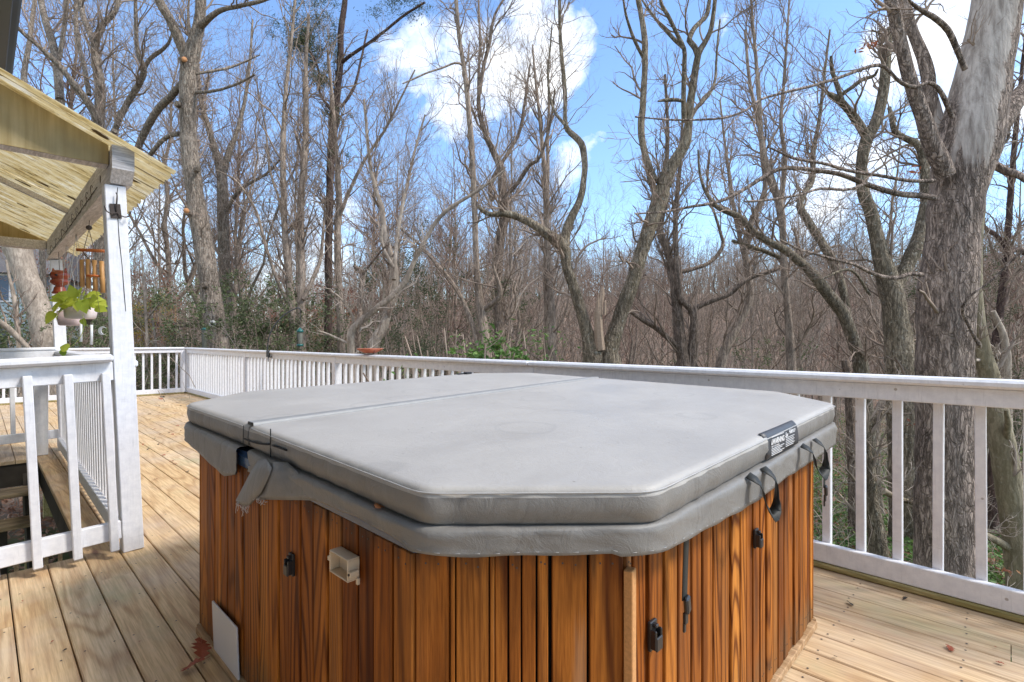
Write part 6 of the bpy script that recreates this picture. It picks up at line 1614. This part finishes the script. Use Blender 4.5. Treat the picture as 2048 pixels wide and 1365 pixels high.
for a_, b_ in (((985, 800), (990, 685)), ((975, 800), (925, 698)), ((1000, 800), (1048, 702)), ((985, 790), (962, 700)), ((990, 790), (1022, 705))): m.tube(catmull([W(*a_, 5.55), W((a_[0] + b_[0]) / 2 + 6, (a_[1] + b_[1]) / 2, 5.5), W(*b_, 5.5)], 8), [.008 - .0008 * i for i in range(8)], 5)
m.build('stems', T_TAN, lb)
bush('cedar_bush', 'green cedar at the right edge behind the smooth olive trunk', 'bush', 2000, 15, 150, 515, L_NEEDLE, 5000, .06, 69, asp=.2, dense=1.6)
bush('evergreen_shrub', 'little green shrub low on the hillside left of the stout twin limbed tree', 'bush', 1505, 17, 70, 700, L_HOLLY, 900, .05, 70)
bush('pine_bough', 'small dark pine top showing between the trunks in the centre', 'bush', 1035, 26, 90, 590, L_NEEDLE, 1500, .09, 71, asp=.2)
bush('beech_sapling', 'young beech still holding russet leaves beyond the near porch post', 'bush', 312, 21, 110, 545, L_RUSSET, 1500, .05, 72, dense=1.6)
bush('beech_sapling', 'low beech with rust coloured leaves behind the slim stem cluster', 'bush', 655, 27, 110, 595, L_RUSSET, 2600, .07, 73, dense=1.6)
bush('beech_sapling', 'russet leaved sapling in front of the blue grey house', 'bush', 62, 17, 130, 520, L_RUSSET, 1100, .045, 74, dense=1.6)
bush('golden_shrub', 'yellow leaved shrub in front of the neighbouring deck', 'bush', 290, 19, 75, 612, L_GOLD, 1300, .05, 75, dense=1.2)
# last dry leaves on the big trees
def dry(px, py, z, n, label):
    g = np.random.default_rng(int(px)); Cn = W(px, py, z) + g.normal(size=(n, 3)) * np.array([.05, .05, .03]); V, Q_ = leaves(Cn, .035, g, 0, .4)
    o = link('dry_leaf_cluster', np_mesh('dry_leaf_cluster', V, Q_, [L_RUSSET], smooth=False)); tag(o, label, 'leaves')
dry(1735, 90, 5.6, 14, 'russet dry leaf cluster hanging high left of the nearest trunk')
dry(1828, 345, 5.6, 12, 'russet dry leaf cluster hanging beside the long branches of the nearest trunk')
dry(2008, 1140, 6.2, 14, 'orange dry leaves low between the last two balusters at the right')
dry(1815, 850, 7.0, 5, 'two pale dry leaves caught behind the third baluster at the right')

# neighbouring house and deck far left
nh = empty('neighbour_house', tuple(W(20, 680, 24)), 'pale blue grey clapboard house seen behind the beech trunk at the left', 'house')
a = W(-260, 680, 24)[:2]; b = W(88, 680, 26.5)[:2]; d = (b - a) / np.linalg.norm(b - a); nn_ = np.array([d[1], -d[0]]);
if nn_.dot(a) > 0: nn_ = -nn_
M_BLUE = flatm('blue_grey_clapboard', (.34, .43, .46), .6, .06, 3)
m = MB(); L = np.linalg.norm(b - a); gh = -2.3
for i in range(38):
    z0 = gh + i * .18; m.hexa([(*(a - nn_ * 5), z0), (*(b - nn_ * 5), z0), (*(b + nn_ * .03), z0), (*(a + nn_ * .03), z0), (*(a - nn_ * 5), z0 + .18), (*(b - nn_ * 5), z0 + .18), (*b, z0 + .18), (*a, z0 + .18)])
m.build('wall', M_BLUE, nh)
zt = gh + 38 * .18; m = MB(); e = .5
m.hexa([(*(a - d * e + nn_ * e), zt), (*(b + d * e + nn_ * e), zt), (*(b + d * e - nn_ * 5.5), zt), (*(a - d * e - nn_ * 5.5), zt), (*(a - d * e + nn_ * e - nn_ * 3), zt + 1.6), (*(b + d * e + nn_ * e - nn_ * 3), zt + 1.6), (*(b + d * e - nn_ * 3.1), zt + 1.6), (*(a - d * e - nn_ * 3.1), zt + 1.6)])
m.build('roof', flatm('grey_shingles', (.14, .13, .13), .85, .3, 9), nh)
for t0, z0 in ((.45, 1.2), (.72, 1.2), (.72, 3.6)):
    c = a + d * L * t0; m = MB(); m.obox(c[0] + nn_[0] * .05, c[1] + nn_[1] * .05, z0 + .2, (*d, 0), (*nn_, 0), (0, 0, 1), .5, .04, .7); wf = m.build('window', M_WHITE, nh)
    m = MB(); m.obox(c[0] + nn_[0] * .10, c[1] + nn_[1] * .10, z0 + .2, (*d, 0), (*nn_, 0), (0, 0, 1), .42, .012, .62); m.build('pane', M_SHELL, wf)
nd = empty('neighbour_deck', tuple(W(305, 655, 30)), 'far brown neighbouring deck seen between the near porch post and the leaning trunk', 'deck')
rt = rx_; cc = W(312, 650, 30)
m = MB(); m.obox(*cc, rt, fx, ux, 1.9, 1.2, .12); m.build('platform', M_DARKW, nd)
m = MB(); m.obox(*(cc + ux * 1.0 - fx * 1.1), rt, fx, ux, 1.9, .06, .05); m.build('top_rail', M_BROWNB, nd)
for i in range(20):
    m = MB(); m.obox(*(cc + rt * (-1.85 + i * .195) + ux * .55 - fx * 1.1), rt, fx, ux, .03, .03, .42); m.build('baluster', M_BROWNB, nd)
for i in (-1.8, 0, 1.8):
    m = MB(); m.obox(*(cc + rt * i - ux * 1.4 - fx * 1.0), rt, fx, ux, .07, .07, 1.28); m.build('post', M_DARKW, nd)

# ================= sky, sun, camera =================
wd = bpy.data.worlds.new('World'); SC.world = wd; wd.use_nodes = True; nt = wd.node_tree
bg = nt.nodes['Background']; sky = nt.nodes.new('ShaderNodeTexSky'); sky.sky_type = 'NISHITA'; sky.sun_disc = False
SUN_EL = R_(48); 
# where the sun stands, in the camera's own frame: to the right and behind
sx, sz = .97, -.22
SX, SY_ = C2W(sx, sz); nrm = math.hypot(SX, SY_); SX, SY_ = SX / nrm, SY_ / nrm
sky.sun_elevation = SUN_EL; sky.sun_rotation = math.atan2(SX, SY_)
sky.altitude = 0; sky.air_density = 1.15; sky.dust_density = .25; sky.ozone_density = 2.2
class WN(NT):
    def __init__(s): s.t = nt
q = WN()
dirv = q.co('Generated')
def dirof(px, py):
    v = W(px, py, 1.0) - np.array([0, 0, EYE]); return tuple(v / np.linalg.norm(v))
dens = None
cl = [(1000, 110, .10, 1.0), (1080, 130, .09, 1.0), (910, 140, .11, .8), (1055, 60, .075, 1.0), (1000, 60, .05, .9), (850, 130, .08, .7), (1980, 50, .12, .55), (2020, 230, .10, .65), (1930, 190, .07, .6), (1150, 310, .06, .55), (1590, 190, .035, .5),
      (1640, 420, .10, .6), (1700, 360, .07, .6), (1450, 30, .05, .45), (1850, 90, .08, .8), (330, 430, .14, .5), (600, 500, .2, .35)]
wn = q.noise(dirv, 5.5, 8, .62, .5); wn2 = q.noise(dirv, 16, 6, .6)
edge = q.ma('ADD', q.ma('MULTIPLY', q.ma('SUBTRACT', wn, .5), 1.9), q.ma('MULTIPLY', q.ma('SUBTRACT', wn2, .5), .7))
for px, py, rad, wt in cl:
    vd = q.n('ShaderNodeVectorMath', operation='DISTANCE'); q.set(vd.inputs[0], dirv); vd.inputs[1].default_value = dirof(px, py)
    f_ = q.ma('MULTIPLY', q.ma('SUBTRACT', 1.0, q.ma('DIVIDE', vd.outputs['Value'], rad * 1.35)), wt, clamp=True)
    dens = f_ if dens is None else q.ma('MAXIMUM', dens, f_)
for vec, rad, wt in (((0, 0, 1), .75, 1.2), ((-fx[0], -fx[1], .7), .8, 1.0), ((rx_[0], rx_[1], .9), .7, 1.0), ((-rx_[0], -rx_[1], .5), .8, 1.2)):  # unseen clouds overhead, behind and beside, added to whiten the ambient light
    vn_ = np.array(vec, float); vn_ /= np.linalg.norm(vn_)
    vd = q.n('ShaderNodeVectorMath', operation='DISTANCE'); q.set(vd.inputs[0], dirv); vd.inputs[1].default_value = tuple(vn_)
    dens = q.ma('MAXIMUM', dens, q.ma('MULTIPLY', q.ma('SUBTRACT', 1.0, q.ma('DIVIDE', vd.outputs['Value'], rad)), wt, clamp=True))
dm = q.ramp(q.ma('ADD', dens, q.ma('MULTIPLY', edge, q.ramp(dens, [(0, 0), (.12, 1)]))), [(.26, 0), (.42, .45), (.80, 1)])
shade = q.mix(q.ramp(wn2, [(.3, 0), (.7, 1)]), (5.4, 5.7, 6.2), (7.2, 7.3, 7.4))
skyc = q.mix(1, sky.outputs[0], (1.02, 1.14, 1.30), 'MULTIPLY')
nt.links.new(q.mix(dm, skyc, shade), bg.inputs[0]); bg.inputs[1].default_value = .13
sd = bpy.data.lights.new('sun', 'SUN'); sd.energy = 2.0; sd.angle = R_(11); sd.color = (1, .955, .89)
so = bpy.data.objects.new('sun', sd); COL.objects.link(so)
v = Vector((SX * math.cos(SUN_EL), SY_ * math.cos(SUN_EL), math.sin(SUN_EL))); so.rotation_euler = v.to_track_quat('Z', 'Y').to_euler(); so.location = v * 60
cam = bpy.data.cameras.new('camera'); co_ = bpy.data.objects.new('camera', cam); COL.objects.link(co_)
cam.sensor_width = 36; cam.lens = F / 2048 * 36; cam.shift_y = -2.5 / 2048; cam.clip_start = .05; cam.clip_end = 1500
co_.location = (0, 0, EYE); co_.rotation_euler = (math.pi / 2, 0, -TH); SC.camera = co_
SC.view_settings.view_transform = 'Standard'; SC.view_settings.look = 'None'; SC.view_settings.exposure = 0.9; SC.view_settings.gamma = 1
SC.cycles.max_bounces = 6; SC.cycles.diffuse_bounces = 3; SC.cycles.transparent_max_bounces = 4
